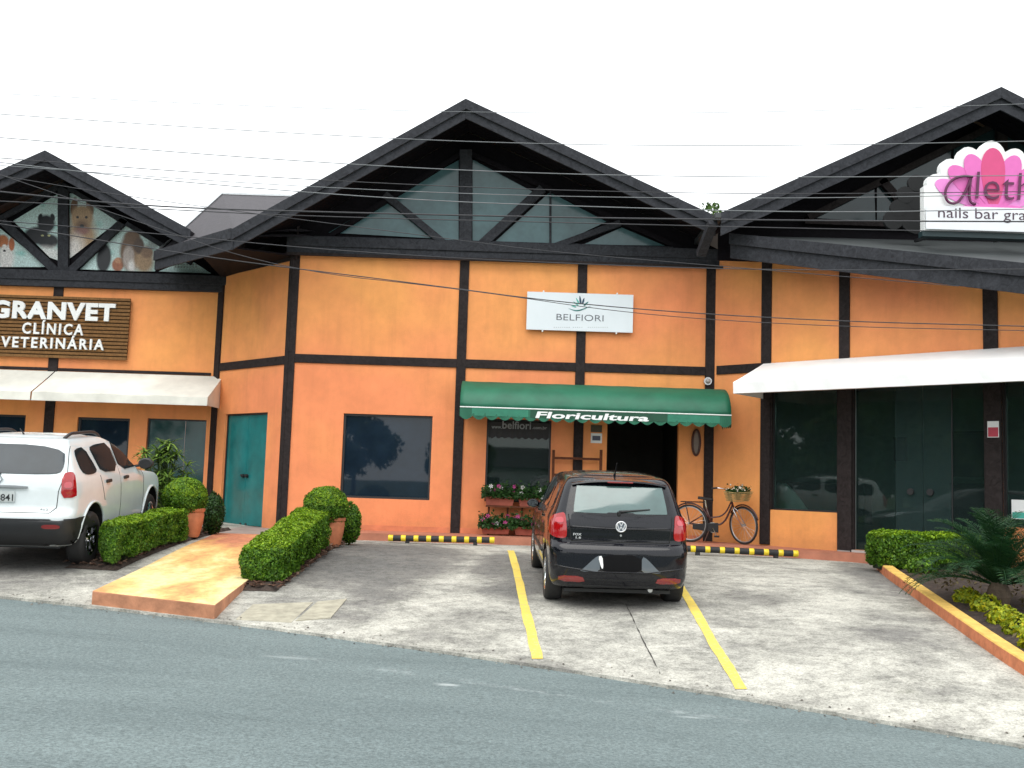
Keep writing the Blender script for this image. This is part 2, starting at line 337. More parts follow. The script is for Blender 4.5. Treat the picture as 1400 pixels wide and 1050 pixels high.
def kerb_paint():
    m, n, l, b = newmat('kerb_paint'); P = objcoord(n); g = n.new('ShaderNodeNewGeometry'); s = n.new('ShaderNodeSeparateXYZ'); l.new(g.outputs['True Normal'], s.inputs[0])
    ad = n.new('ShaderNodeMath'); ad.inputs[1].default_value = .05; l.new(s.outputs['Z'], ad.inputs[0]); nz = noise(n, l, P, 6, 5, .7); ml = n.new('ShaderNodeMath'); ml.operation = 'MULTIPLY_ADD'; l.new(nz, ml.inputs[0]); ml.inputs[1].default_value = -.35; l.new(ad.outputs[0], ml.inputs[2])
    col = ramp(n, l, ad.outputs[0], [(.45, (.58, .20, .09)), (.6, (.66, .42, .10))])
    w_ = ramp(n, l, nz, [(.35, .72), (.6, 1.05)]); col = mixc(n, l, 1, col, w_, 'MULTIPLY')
    l.new(col, b.inputs['Base Color']); b.inputs['Roughness'].default_value = .8; bump(n, l, b, noise(n, l, P, 50, 4), .3, .01); return m
M['ramp'] = ramp_paint(); M['kerb'] = kerb_paint()

def text(body, fr, rect, m, parent, name='lettering', ext=.01, off=0, d=.0, shear=0, spacing=1.0):
    """lettering filling rect=(s0,s1,z0,z1) on wall frame fr, lifted d"""
    c = bpy.data.curves.new('t', 'FONT'); c.body = body; c.size = 1; c.extrude = ext; c.offset = off; c.shear = shear; c.space_character = spacing; c.resolution_u = 3
    o = bpy.data.objects.new('t', c); COL.objects.link(o); dg = bpy.context.evaluated_depsgraph_get(); dg.update()
    me = bpy.data.meshes.new_from_object(o.evaluated_get(dg)); bpy.data.objects.remove(o); me.name = name
    v = np.zeros(len(me.vertices)*3); me.vertices.foreach_get('co', v); v = v.reshape(-1, 3)
    lo, hi = v.min(0), v.max(0); s0, s1, z0, z1 = rect
    out = []
    for p in v:
        q = fr.P(s0+(p[0]-lo[0])/(hi[0]-lo[0])*(s1-s0), z0+(p[1]-lo[1])/(hi[1]-lo[1])*(z1-z0), d+p[2]); out += [q.x, q.y, q.z]
    me.vertices.foreach_set('co', out); me.update()
    return link(me, name, m, parent)
def leaves(pts, nrm, size, asp=.55, jit=.7):
    """numpy leaf quads -> mesh"""
    n = len(pts); nr = nrm + np.random.normal(0, jit, (n, 3)); nr /= np.linalg.norm(nr, axis=1)[:, None]
    t = np.cross(nr, np.random.normal(0, 1, (n, 3))); t /= np.linalg.norm(t, axis=1)[:, None]; b = np.cross(nr, t)
    sz = size*np.random.uniform(.65, 1.3, (n, 1)); t = t*sz; b = b*sz*asp
    V = np.stack([pts-t, pts+b*.9+nr*sz*.08, pts+t, pts-b*.9+nr*sz*.08], 1).reshape(-1, 3)
    me = bpy.data.meshes.new('foliage'); me.vertices.add(4*n); me.vertices.foreach_set('co', V.ravel())
    me.loops.add(4*n); me.loops.foreach_set('vertex_index', np.arange(4*n)); me.polygons.add(n)
    me.polygons.foreach_set('loop_start', np.arange(0, 4*n, 4)); me.polygons.foreach_set('loop_total', np.full(n, 4)); me.update(calc_edges=True)
    return me
def fnoise(p, sc, seed=0):
    q = p*sc + seed*3.7
    return (np.sin(q[:, 0]*1.7+q[:, 1]*.9+1.3*np.sin(q[:, 2]*1.3))+np.sin(q[:, 1]*2.1-q[:, 2]*1.1+1.7*np.sin(q[:, 0]))+np.sin(q[:, 2]*1.9+q[:, 0]*1.3+np.sin(q[:, 1]*1.7)))/3
# ================================================================== SETTING
def grid(name, xs, yfun, zfun, m, nv, kind='structure'):
    vs = []; fs = []
    for X in xs:
        y0, y1 = yfun(X)
        for j in range(nv+1):
            Y = y0 + (y1-y0)*j/nv; vs.append((X, Y, zfun(X, Y)))
    k = nv+1
    for i in range(len(xs)-1):
        for j in range(nv): fs.append((i*k+j, (i+1)*k+j, (i+1)*k+j+1, i*k+j+1))
    mb = MB().add(vs, fs); o = mb.build(name, m, smooth=True, fix=False); o['kind'] = kind; return o
def lin(a, b, n): return [a+(b-a)*i/n for i in range(n+1)]
grid('ground', [-400, -150, -60, -30]+lin(-20, 20, 20)+[30, 60, 150, 400], lambda X: (-400, 500), lambda X, Y: (zr(X)-.25 if Y < 9 else zr(X)*.3+.1), M['grass'], 60)
grid('road', [-90, -50, -30]+lin(-20, 20, 40)+[30, 50, 90], lambda X: (-5.5, yr(max(-30, min(12, X)))+.03), lambda X, Y: zr(X)-.018, M['asphalt'], 20)
lot = grid('parking_lot', lin(-16, 13, 116), lambda X: (yr(X)+random.uniform(-.012, .012), 21.6), zlot, M['concrete'], 90)
# pale worn concrete lip along the road
mb = MB(); xs = lin(-14, 8, 120)
for i in range(len(xs)-1):
    a, b = xs[i], xs[i+1]
    def q(X): y = yr(X); return [(X, y-.02+random.uniform(-.008, .008), zr(X)-.03), (X, y-.015, zlot(X, y)+.012), (X, y+.06, zlot(X, y+.1)+.006), (X, y+.105, zlot(X, y+.1)-.03)]
    A, B = q(a), q(b); mb.add(A+B, [(0,4,5,1),(1,5,6,2),(2,6,7,3)])
lip = mb.build('concrete_edge', M['concrete'], fix=False); lip['kind'] = 'structure'
# sidewalk along the facade
edge = [(-2.72, 18.42), (2.9, 18.42), (4.4, 17.7), (5.65, 16.95), (5.98, 16.6)]
back = [(7.2, 16.0), (6.3, 16.95), (3.85, 19.5), (-2.72, 19.5)]
def polymesh(name, pts, ztop_, m, zb=None):
    mb = MB(); n = len(pts)
    mb.add([(x, y, ztop_) for x, y in pts]+[(x, y, zb if zb is not None else ztop_-.3) for x, y in pts], [tuple(range(n))]+[(i, (i+1)%n, (i+1)%n+n, i+n) for i in range(n)])
    o = mb.build(name, m); o['kind'] = 'structure'; return o
side = polymesh('sidewalk', edge+back, .70, M['red'])
landing = polymesh('door_landing', [(-4.9, 17.5), (-3.42, 17.5), (-2.722, 18.3), (-2.722, 19.5), (-4.3, 19.5), (-6.2, 21.3), (-6.9, 21.3), (-5.6, 18.5)], .665, M['landing'])
# painted ramp up to the door
FL = (-4.55, 11.46); FR = (-3.07, 11.03); BL = (-4.93, 17.497); BR = (-3.40, 17.497)
mb = MB(); N = 14; vs = []
for i in range(N+1):
    t = i/N
    for (a, b) in ((FL, BL), (FR, BR)):
        x = a[0]+(b[0]-a[0])*t; y = a[1]+(b[1]-a[1])*t; zt = (zr(a[0])+.165)*(1-t)+.672*t; zt = max(zt, min(.672, zlot(-4.0, y)+.05))
        vs += [(x, y, zt), (x, y, zt-.35)]
fs = []
for i in range(N):
    k = i*4; fs += [(k, k+2, k+6, k+4), (k+1, k, k+4, k+5), (k+2, k+3, k+7, k+6)]
fs += [(0, 1, 3, 2)]
mb.add(vs, fs); mb.mi = [0 if i % 3 == 0 and i < 3*N else 1 for i in range(len(fs))]
side_m = mat('ramp_side_paint', (.44, .20, .11), .85, .3, 5, .5, 25)
rp = mb.build('walkway_ramp', [M['ramp'], side_m], bevel=.012); rp['kind'] = 'structure'
def strip(name, path, wd, h0, h1, m, fn=zlot):
    """raised strip following path on the lot"""
    mb = MB(); vs = []
    for i, p in enumerate(path):
        a = Vector(path[max(i-1, 0)]); b = Vector(path[min(i+1, len(path)-1)]); t = (b-a).normalized(); nn = Vector((-t.y, t.x)); p = Vector(p)
        z = fn(p.x, p.y)
        for (s, h) in ((0, h0), (.008, h1-.012), (.02, h1), (wd-.02, h1), (wd-.008, h1-.012), (wd, h0)):
            q = p+nn*s; vs.append((q.x, q.y, z+h))
    for i in range(len(path)-1):
        for k in range(5): mb.f.append((i*6+k, i*6+k+1, (i+1)*6+k+1, (i+1)*6+k))
    mb.v = vs; mb.mi = [0]*len(mb.f); mb.add([vs[k] for k in range(6)], [(0,1,2,3,4,5)]); mb.add([vs[-6+k] for k in range(6)], [(5,4,3,2,1,0)])
    return mb.build(name, m, smooth=False)
# planting beds beside the ramp
def bed(name, poly, h, cut=None):
    xs_ = [p[0] for p in poly]; ys_ = [p[1] for p in poly]; vs = []; mb = MB()
    nx, ny = 14, 70; x0, x1, y0, y1 = min(xs_), max(xs_), min(ys_), max(ys_)
    for i in range(nx+1):
        for j in range(ny+1):
            X = x0+(x1-x0)*i/nx; Y = y0+(y1-y0)*j/ny; e = 0 if i in (0, nx) or j in (0, ny) else 1
            vs.append((X, Y, zlot(X, Y)+(h+random.uniform(-.02, .02) if e else .006)))
    mb.add(vs, [(i*(ny+1)+j, (i+1)*(ny+1)+j, (i+1)*(ny+1)+j+1, i*(ny+1)+j+1) for i in range(nx) for j in range(ny)])
    o = mb.build(name, M['soil'], smooth=False, fix=False); o['kind'] = 'structure'; return o
bed('planting_bed', [(-3.36, 12.45), (-2.74, 18.3)], .04); bed('planting_bed', [(-5.62, 13.2), (-4.95, 18.6)], .04)
# mulch chips lying on the beds (stuff)
chm = MB()
for k in range(1500):
    if random.random() < .65: x, y = random.uniform(-3.3, -2.66), random.uniform(12.5, 18.2)
    else: x, y = random.uniform(-5.66, -4.98), random.uniform(13.25, 18)
    a = random.uniform(0, 3.14); l_ = random.uniform(.02, .05); w_ = random.uniform(.008, .018); z = zlot(x, y)+.045+random.uniform(0, .02); c_, s_ = math.cos(a), math.sin(a); tz = random.uniform(-.015, .015)
    P4 = [(x+c_*l_-s_*w_, y+s_*l_+c_*w_, z+tz), (x+c_*l_+s_*w_, y+s_*l_-c_*w_, z+tz+.006), (x-c_*l_+s_*w_, y-s_*l_-c_*w_, z-tz), (x-c_*l_-s_*w_, y-s_*l_+c_*w_, z-tz+.006)]
    chm.prism(P4, (0, 0, .008))
chips = chm.build('mulch_chips', leafmat('mulch_chip', (.05, .028, .02), (.15, .08, .055), (.26, .17, .12)), fix=False); tag(chips, 'loose brown bark chips lying along both ramp-side beds', 'mulch', kind='stuff')
# right planter with painted kerb
kp = [bpG(x, y, zlot) for x, y in ((1186, 766), (1199, 779), (1212, 791), (1243, 813), (1274, 836), (1311, 863), (1348, 890), (1393, 921), (1440, 950))]
kp = [(p.x, p.y) for p in kp]
def smooth_path(p, it=2):
    for _ in range(it):
        q = [p[0]]
        for a, b in zip(p[:-1], p[1:]): q += [tuple(a[i]*.75+b[i]*.25 for i in range(len(a))), tuple(a[i]*.25+b[i]*.75 for i in range(len(a)))]
        p = q+[p[-1]]
    return p
kps = smooth_path(kp); 
kerb = strip('planter_kerb', kps, .17, -.05, .13, M['kerb']); kerb['kind'] = 'structure'
mb = MB(); vs = []; n = len(kps); nj = 16
for (x, y) in kps:
    for j in range(nj+1):
        X = x+.10+6.5*(j/nj)**1.4; Y = y+.04*j
        vs.append((X, Y, zlot(x, Y)+(.07 if j < 2 else .10)+random.uniform(-.015, .015)))
mb.add(vs, [(i*(nj+1)+j, (i+1)*(nj+1)+j, (i+1)*(nj+1)+j+1, i*(nj+1)+j+1) for i in range(n-1) for j in range(nj)])
o = mb.build('planting_bed', M['soil'], fix=False); o['kind'] = 'structure'
# painted bay lines, joint, small slabs near the ramp
def painted(name, px, wd, m, lift=.006, kind='structure', seg=24):
    P = [bpG(x, y, zlot) for x, y in px]; pa = []
    for k in range(seg+1):
        t = k/seg*(len(P)-1); i = min(int(t), len(P)-2); pa.append(P[i].lerp(P[i+1], t-i))
    mb = MB(); vs = []
    for i, p in enumerate(pa):
        d = (pa[min(i+1, seg)]-pa[max(i-1, 0)]); d.z = 0; d.normalize(); nn = Vector((-d.y, d.x, 0))
        for s in (-wd/2, wd/2):
            q = p+nn*(s+random.uniform(-.006, .006)); vs.append((q.x, q.y, zlot(q.x, q.y)+lift))
    mb.add(vs, [(2*i, 2*i+1, 2*i+3, 2*i+2) for i in range(seg)]); o = mb.build(name, m, fix=False); o['kind'] = kind; return o
def paintmat():
    m, n, l, b = newmat('worn_yellow_line'); P = objcoord(n)
    f = ramp(n, l, noise(n, l, P, 22, 6, .8), [(.36, (.40, .38, .28)), (.45, (.72, .54, .10)), (.7, (.80, .60, .10))])
    g = ramp(n, l, noise(n, l, P, 2.5, 3, .6), [(.3, .85), (.7, 1.05)]); l.new(mixc(n, l, 1, f, g, 'MULTIPLY'), b.inputs['Base Color']); b.inputs['Roughness'].default_value = .8; return m
pm = paintmat()
painted('parking_line', [(698, 753), (716, 826), (735, 902)], .105, pm); painted('parking_line', [(930, 802), (972, 875), (1014, 943)], .105, pm)
jm = mat('joint_dirt', (.05, .048, .042), .95)  # dark filling of the expansion joint
painted('expansion_joint', [(855, 826), (880, 878), (903, 922)], .009, jm, .005)
gr = MB()
for k in range(420):
    x = random.uniform(-7, 5.5); y = yr(x)+random.gauss(.02, .10); z = (zlot(x, y) if y > yr(x) else zr(x)-.018)+.004; q = random.uniform(.006, .02); a = random.uniform(0, 6.28)
    gr.add([(x+q*math.cos(a+b_), y+q*math.sin(a+b_), z) for b_ in (0, 2.1, 4.2)]+[(x, y, z+q*.6)], [(0,1,3),(1,2,3),(2,0,3)])
g2 = gr.build('grit', leafmat('grit_stone', (.05, .045, .04), (.22, .20, .17), (.4, .38, .33)), fix=False); tag(g2, 'loose grit and pebbles along the joint between road and parking lot', 'grit', kind='stuff')
# patched slabs by the ramp foot
for pts, hh in (([(322, 848), (346, 827), (428, 824), (398, 852)], .008), ([(404, 850), (434, 824), (474, 820), (452, 846)], .014),):
    Q = [bpG(x, y, zlot) for x, y in pts]; mb = MB(); nQ = len(Q)
    mb.add([(p.x, p.y, p.z+hh) for p in Q]+[(p.x, p.y, p.z-.05) for p in Q], [tuple(range(nQ))]+[(i, (i+1)%nQ, (i+1)%nQ+nQ, i+nQ) for i in range(nQ)])
    o = mb.build('concrete_patch', mat('patch_concrete', (.34, .32, .25), .9, .25, 8, .4, 30)); o['kind'] = 'structure'
p = bpZ(313, 850, .1); mb = MB()
for k in range(9):
    a = random.uniform(0, 6.28); r = random.uniform(0, .05); x = p.x+math.cos(a)*r; y = p.y+math.sin(a)*r; s = random.uniform(.02, .05)
    mb.add([(x-s, y-s*.3, zr(x)+.0), (x+s*.2, y-s, zr(x)+.02), (x+s, y+s*.4, zr(x)+.005), (x-s*.2, y+s, zr(x)+.03)], [(0,1,2,3)])
tag(mb.build('litter', M['white'], fix=False), 'small crumpled white scrap of litter at the road edge by the ramp', 'litter')

# ================================================================== BUILDINGS
WM = Wall((-4.27, 19.4), (3.8, 19.4)); WL = Wall((-6.2, 21.33), (-4.27, 19.4)); WG = Wall((-14, 21.33), (-6.2, 21.33)); WB = Wall((3.8, 19.4), (9.8, 13.4))
# ---- flower shop
shop = thing('flower_shop_building', 'orange half-timbered flower shop with dark beams and big central gable', 'building', (0, 19.4, .6))
def hole(Wl, x0, y0, x1, y1):   # pixels of opposite corners
    a = Wl.px(x0, y0); b = Wl.px(x1, y1); return (a[0], b[0], b[1], a[1])
hw1 = hole(WM, 470, 565, 587, 684); hw2 = hole(WM, 666, 572, 751, 688)
hd = (WM.px(829, 640)[0], WM.px(927, 640)[0], .70, WM.px(870, 572)[1])
ZT = 6.0
WM.face(.3, ZT, [hw1, hw2, hd]).build('wall', M['plaster'], shop, fix=False)
hdl = (WL.px(304, 640)[0], WL.px(362, 640)[0], .66, WL.px(335, 565)[1])
WL.face(.3, ZT+.4, [hdl]).build('wall', M['plaster'], shop, fix=False)
# outer masonry behind (sides and back, so that the house is closed)
mb = MB(); mb.box(-4.2, 3.7, 28.9, 29.1, .2, 6.2); mb.box(-4.3, -4.1, 21.5, 29, .2, 6.2); mb.build('rear_wall', M['plaster'], shop)
def posts(Wl, lst, parent, name='timber_post', mtl=None):
    for (s, hw, z0, z1, d) in lst:
        mb = MB(); Wl.box(mb, s-hw, s+hw, z0, z1, -.02, d); mb.build(name, mtl or M['timber'], parent, bevel=.006)
def ps(Wl, x, y): return Wl.px(x, y)[0]
bandz = 3.905
segM = []
for x, y in ((397, 430), (633, 430), (795, 430), (968, 440)): segM.append(ps(WM, x, y))
segM[0] = .035
posts(WM, [(segM[0], .085, .70, 5.93, .034), (segM[1], .09, .70, 5.93, .034), (segM[2], .09, .70, 5.93, .034)], shop)
posts(WM, [(WM.L-.03, .10, .70, 5.93, .045)], shop)
# rails butt between posts, sitting 4 mm less proud
def rail(Wl, s0, s1, zc, hh, d, parent, name='timber_rail', m=None):
    mb = MB(); Wl.box(mb, s0, s1, zc-hh, zc+hh, -.02, d); return mb.build(name, m or M['timber'], parent, bevel=.006)
for a, b in ((segM[0]+.085, segM[1]-.09), (segM[1]+.09, segM[2]-.09), (segM[2]+.09, WM.L-.13)): rail(WM, a, b, bandz, .082, .030, shop)
posts(WL, [(.06, .10, .5, ZT+.3, .04), (WL.L-.03, .06, .66, ZT+.3, .04)], shop)
rail(WL, .16, WL.L-.09, 3.87, .082, .030, shop)
# skirting painted along the base
for a, b in ((segM[0]+.09, segM[1]-.09), (segM[1]+.09, segM[2]-.09), (hd[1]+.02, WM.L-.13)):
    mb = MB(); WM.box(mb, a, b, .69, .80, -.02, .018); mb.build('skirting', M['skirt'], shop)
def window(Wl, h, parent, m, fr=.035, depth=.1, name='window', mull=None):
    mb = MB(); a, b, c, d = h
    for (s0, s1, z0, z1) in ((a, a+fr, c, d), (b-fr, b, c, d), (a+fr, b-fr, c, c+fr), (a+fr, b-fr, d-fr, d)): Wl.box(mb, s0+.001, s1-.001, z0+.001, z1-.001, -depth, -depth+.05)
    f = mb.build(name, M['frame'], parent)
    mb = MB(); Wl.box(mb, a+fr, b-fr, c+fr, d-fr, -depth-.012, -depth+.012); mb.build('pane', m, f); return f
window(WM, hw1, shop, M['tint'], .04)
window(WM, hw2, shop, M['shop'], .035)
# teal glass door on the splayed wall
a, b, c, d = hdl; mid = (a+b)/2
fr = MB()
for (s0, s1, z0, z1) in ((a, a+.03, c, d), (b-.03, b, c, d), (a+.03, b-.03, d-.03, d)): WL.box(fr, s0+.001, s1-.001, z0, z1-.001, -.11, -.05)
dj = fr.build('door_frame', M['frame'], shop)
for s0, s1, sg in ((a+.03, mid-.003, 1), (mid+.003, b-.03, -1)):
    mb = MB(); WL.box(mb, s0, s1, c+.012, d-.032, -.085, -.073); dr = mb.build('glass_door', M['teal'], shop)
    hs = mid-.07*sg; zc = c+.98
    mb = MB(); mb.tube([WL.P(hs, zc, -.075), WL.P(hs, zc, -.02)], .035, 12); mb.tube([WL.P(hs, zc, -.03), WL.P(hs-.055*sg, zc+.01, -.03)], .018, 8); mb.build('handle', M['blackp'], dr)
    mb = MB(); WL.box(mb, mid-.10*sg-.03, mid-.10*sg+.03, c+.013, c+.05, -.09, -.065); mb.build('floor_bolt', M['blackp'], dr)
# interior box of the shop
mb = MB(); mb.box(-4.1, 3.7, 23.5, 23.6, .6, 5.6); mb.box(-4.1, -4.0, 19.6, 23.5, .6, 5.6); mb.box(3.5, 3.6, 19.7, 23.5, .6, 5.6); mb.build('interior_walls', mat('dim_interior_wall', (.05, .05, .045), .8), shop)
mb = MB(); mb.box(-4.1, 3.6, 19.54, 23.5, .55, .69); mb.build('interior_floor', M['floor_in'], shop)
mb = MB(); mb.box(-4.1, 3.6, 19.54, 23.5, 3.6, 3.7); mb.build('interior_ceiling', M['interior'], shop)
# gable: beam, glass, timbers
gb = MB(); gb.box(-4.40, 4.02, 19.30, 19.52, 5.93, 6.20); gb.build('tie_beam', M['timber2'], shop, bevel=.01)
gb = MB(); gb.box(-4.40, 4.02, 19.27, 19.298, 6.06, 6.25); gb.build('beam_trim', M['timber2'], shop, bevel=.006)
gb = MB(); gb.box(-4.40, 4.02, 19.24, 19.29, 5.87, 5.925); gb.build('beam_ledge', M['timber'], shop, bevel=.004)
YW = 19.4
def g3(x, y, Y=YW): return bpY(x, y, Y)
Rf = 18.2
ridge = bpY(637, 138, Rf); Lk = bpY(318, 316, Rf); Vr = bpY(978, 298, Rf)
# roof slabs
def slab(a, b, y0, y1, th, m, parent, name='roof', up=0):
    a = Vector(a); b = Vector(b); t = Vector((b.x-a.x, 0, b.z-a.z)).normalized(); nn = Vector((-t.z, 0, t.x)); nn = nn if nn.z > 0 else -nn
    mb = MB(); A = Vector((a.x, y0, a.z)); B = Vector((b.x, y0, b.z)); mb.prism([A+nn*up, B+nn*up, B+nn*(up-th), A+nn*(up-th)], (0, y1-y0, 0)); return mb.build(name, m, parent)
slab(Lk, ridge, Rf, 30, .10, M['roof'], shop, up=0.0); slab(ridge, Vr+Vector((.0, 0, 0)), Rf, 30, .10, M['roof'], shop, up=0.0)
# soffit planks under the overhang: individual boards running down the slope
def soffit(a, b, y0, y1, parent, n=7, off=.13):
    a = Vector(a); b = Vector(b); t = Vector((b.x-a.x, 0, b.z-a.z)); L = t.length; t.normalize(); nn = Vector((-t.z, 0, t.x)); nn = nn if nn.z > 0 else -nn
    w_ = (y1-y0)/n
    for i in range(n):
        ya = y0+i*w_+.006; mb = MB(); A = Vector((a.x, ya, a.z))-nn*off; B = Vector((b.x, ya, b.z))-nn*off
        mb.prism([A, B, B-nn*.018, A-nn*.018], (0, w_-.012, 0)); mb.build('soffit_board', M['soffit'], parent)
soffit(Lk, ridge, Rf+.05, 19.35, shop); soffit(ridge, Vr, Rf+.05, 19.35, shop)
# rake boards (upper one proud of the lower one)
def rake(a, b, Y, w1, w2, parent, m=None):
    a = Vector(a); b = Vector(b); t = (b-a); t.y = 0; t.normalize(); nn = Vector((-t.z, 0, t.x)); nn = nn if nn.z > 0 else -nn
    for (o0, o1, y0, y1) in ((.012, -w1, Y-.09, Y-.045), (-w1+.012, -w1-w2, Y-.040, Y-.004)):
        mb = MB(); A = Vector((a.x, y0, a.z)); B = Vector((b.x, y0, b.z))
        # mitre vertically at the ends
        vz = 1/nn.z
        mb.prism([A+Vector((0, 0, o0*vz)), B+Vector((0, 0, o0*vz)), B+Vector((0, 0, o1*vz)), A+Vector((0, 0, o1*vz))], (0, y1-y0, 0)); mb.build('rake_board', m or M['timber2'], parent, bevel=.004)
rake(Lk, ridge, Rf, .16, .15, shop); rake(ridge, Vr, Rf, .16, .15, shop)
# underside limit (where soffit meets wall)
def zr_main(X):   # top surface height of the main roof
    if X < ridge.x: t = (X-Lk.x)/(ridge.x-Lk.x); return Lk.z+(ridge.z-Lk.z)*t
    t = (X-ridge.x)/(Vr.x-ridge.x); return ridge.z+(Vr.z-ridge.z)*t
# gable infill: dark boards polygon + glass set in front
pL, pA, pR = g3(446, 322), g3(636, 214), g3(915, 335)
mb = MB(); X0, X1 = -4.55, 4.0
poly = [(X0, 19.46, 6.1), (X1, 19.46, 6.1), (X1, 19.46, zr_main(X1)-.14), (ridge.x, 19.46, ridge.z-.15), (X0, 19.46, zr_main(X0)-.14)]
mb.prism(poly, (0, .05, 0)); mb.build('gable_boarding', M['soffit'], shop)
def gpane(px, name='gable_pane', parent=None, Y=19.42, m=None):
    P = [g3(x, y, Y) for x, y in px]; mb = MB(); mb.prism(P, (0, .02, 0)); return mb.build(name, m or M['gableglass'], parent or shop)
gpane([(627, 330), (627, 219), (546, 264), (535, 272), (603, 330)][0:5])
gpane([(524, 274), (449, 318), (596, 326)]); gpane([(646, 218), (646, 334), (656, 330), (742, 264), (730, 263)])
gpane([(751, 264), (751, 333), (676, 331), (748, 266)]); gpane([(754, 264), (829, 303), (764, 334), (754, 334)]); gpane([(850, 311), (909, 336), (798, 334)])
def strut(x0, y0, x1, y1, w_, parent=None, Y=19.36, name='gable_strut', d=.09, m=None):
    A = g3(x0, y0, Y); B = g3(x1, y1, Y); mb = MB(); mb.beam(A, B, w_, d, up=(0, -1, 0)); return mb.build(name, m or M['timber2'], parent or shop, bevel=.005)
strut(636.5, 340, 637, 205, .24, Y=19.33, name='king_post')
strut(526, 266, 612, 337, .14); strut(742, 258, 656, 337, .18); strut(848, 305, 756, 338, .12); strut(752, 335, 752.5, 262, .03, d=.03)
mb = MB(); mb.prism([g3(668, 340, 19.31), g3(678, 320, 19.31), g3(676, 340, 19.31)], (0, .03, 0))
strut(440, 330, 636, 207, .10, Y=19.40, name='gable_rafter', m=M['soffit']); strut(636, 207, 930, 340, .10, Y=19.40, name='gable_rafter', m=M['soffit'])
strut(430, 325, 920, 340, .06, Y=19.38, name='gable_sill')
# valley bracket between the two gables
mb = MB(); a = bpY(975, 300, 17.6); b = bpY(958, 348, 18.3); mb.beam(a+Vector((0, 0, -.05)), b, .16, .12); mb.build('valley_bracket', M['timber2'], shop)
a = bpY(980, 296, 17.8); mb = MB(); mb.box(a.x-.10, a.x+.12, 17.42, 30, a.z-.12, a.z-.03); mb.build('valley_gutter', M['roof2'], shop)
# splayed wing roof on the left
B_ = Vector((-7.23, 20.35, 6.06)); T_ = Vector((-7.23, 24.5, 8.45)); T2 = Vector((-3.2, 24.5, 8.45)); L_ = Vector((Lk.x+.05, Lk.y+.02, Lk.z))
L2 = Vector((-3.2, 20.2, 6.6))
mb = MB(); mb.add([B_, L_, L2, T2, T_], [(0,1,4),(1,2,3),(1,3,4)]); mb.add([p-Vector((0, 0, .10)) for p in (B_, L_, L2, T2, T_)], [(0,4,1),(1,3,2),(1,4,3)]); mb.build('wing_roof', M['roof'], shop)
mb = MB(); mb.beam(B_+Vector((-.01, 0, .02)), T_+Vector((-.01, 0, .02)), .06, .05); mb.build('verge_flashing', M['steel'], shop)
mb = MB(); mb.beam(T_+Vector((0, 0, .02)), T2+Vector((0, 0, .02)), .10, .05); mb.build('ridge_flashing', M['steel'], shop)
ed = (L_-B_).normalized(); fn_ = Vector((-.707, -.707, 0))
for (z0, z1, o0, o1) in ((.03, -.17, .05, .09), (-.16, -.36, .01, .045)):
    mb = MB(); A = B_+fn_*o0; C = Lk+ed*.07+fn_*o0
    mb.prism([A+Vector((0, 0, z0)), C+Vector((0, 0, z0)), C+Vector((0, 0, z1)), A+Vector((0, 0, z1))], fn_*(o1-o0)); mb.build('eave_board', M['timber2'], shop, bevel=.004)
# verge board at the left end, soffit back to the wall
mb = MB(); mb.prism([B_+Vector((-.02, 0, .0)), B_+Vector((-.02, 0, -.34)), Vector((-7.25, 21.3, 6.05)), Vector((-7.25, 21.3, 6.55))], (-.03, 0, 0)); mb.build('verge_board', M['timber2'], shop)
mb = MB(); s_ = [B_.lerp(Lk, .62)+Vector((0, .02, -.30)), Lk+Vector((0, 0, -.31)), Vector((-4.2, 19.45, 5.88)), Vector((-6.2, 21.4, 5.78))]; mb.prism(s_, (0, 0, .03)); mb.build('eave_soffit', M['soffit'], shop)
mb = MB(); WL.box(mb, -.05, WL.L+.1, 5.8, 6.5, -.02, .03); mb.build('wall_plate', M['timber'], shop)
mb = MB(); mb.box(-7.2, -6.15, 21.2, 21.28, 5.9, 8.0)
# ---- vet clinic
vet = thing('vet_clinic_building', 'orange clinic building with printed pet panels in its timber gable', 'building', (-10, 21.33, .6))
gw1 = (WG.px(-40, 600)[0], WG.px(33, 600)[0], 1.3, WG.px(20, 567)[1]); gw2 = (WG.px(104, 600)[0], WG.px(176, 600)[0], 1.3, WG.px(140, 571)[1]); gd = (WG.px(200, 600)[0], WG.px(281, 600)[0], .68, WG.px(240, 573)[1])
WG.face(.3, 5.6, [gw1, gw2, gd]).build('wall', M['plaster'], vet, fix=False)
mb = MB(); mb.box(-14, -13.8, 21.4, 29, .2, 5.8); mb.box(-14, -6.3, 28.8, 29, .2, 5.8); mb.build('rear_wall', M['plaster'], vet)
window(WG, gw1, vet, M['tint'], .04); window(WG, gw2, vet, M['tint'], .05)
teal2 = solid_glass('dark_teal_glass', (.012, .055, .058), 1.45, .05)
a, b, c, d = gd; mid = WG.px(251, 600)[0]
for s0, s1 in ((a+.03, mid-.005), (mid+.005, b-.02)):
    mb = MB(); WG.box(mb, s0, s1, c+.012, d-.03, -.1, -.085); mb.build('glass_door', teal2, vet)
mb = MB(); WG.box(mb, a+.001, a+.03, c, d-.001, -.12, -.06); WG.box(mb, a+.03, b-.001, d-.03, d-.001, -.12, -.06); mb.build('door_frame', M['frame'], vet)
sp = WG.px(73, 500)[0]
posts(WG, [(sp, .10, .6, 5.5, .035)], vet)
mb = MB(); mb.box(-14, -6.02, 21.22, 21.42, 5.46, 5.66); mb.build('tie_beam', M['timber2'], vet, bevel=.008)
mb = MB(); mb.box(-14, -6.02, 21.19, 21.218, 5.60, 5.80); mb.build('beam_trim', M['timber2'], vet, bevel=.006)
rail(WG, sp+.11, WG.L-.10, WG.px(200, 509)[1], .03, .03, vet); rail(WG, 0, sp-.11, WG.px(20, 503)[1], .03, .03, vet)
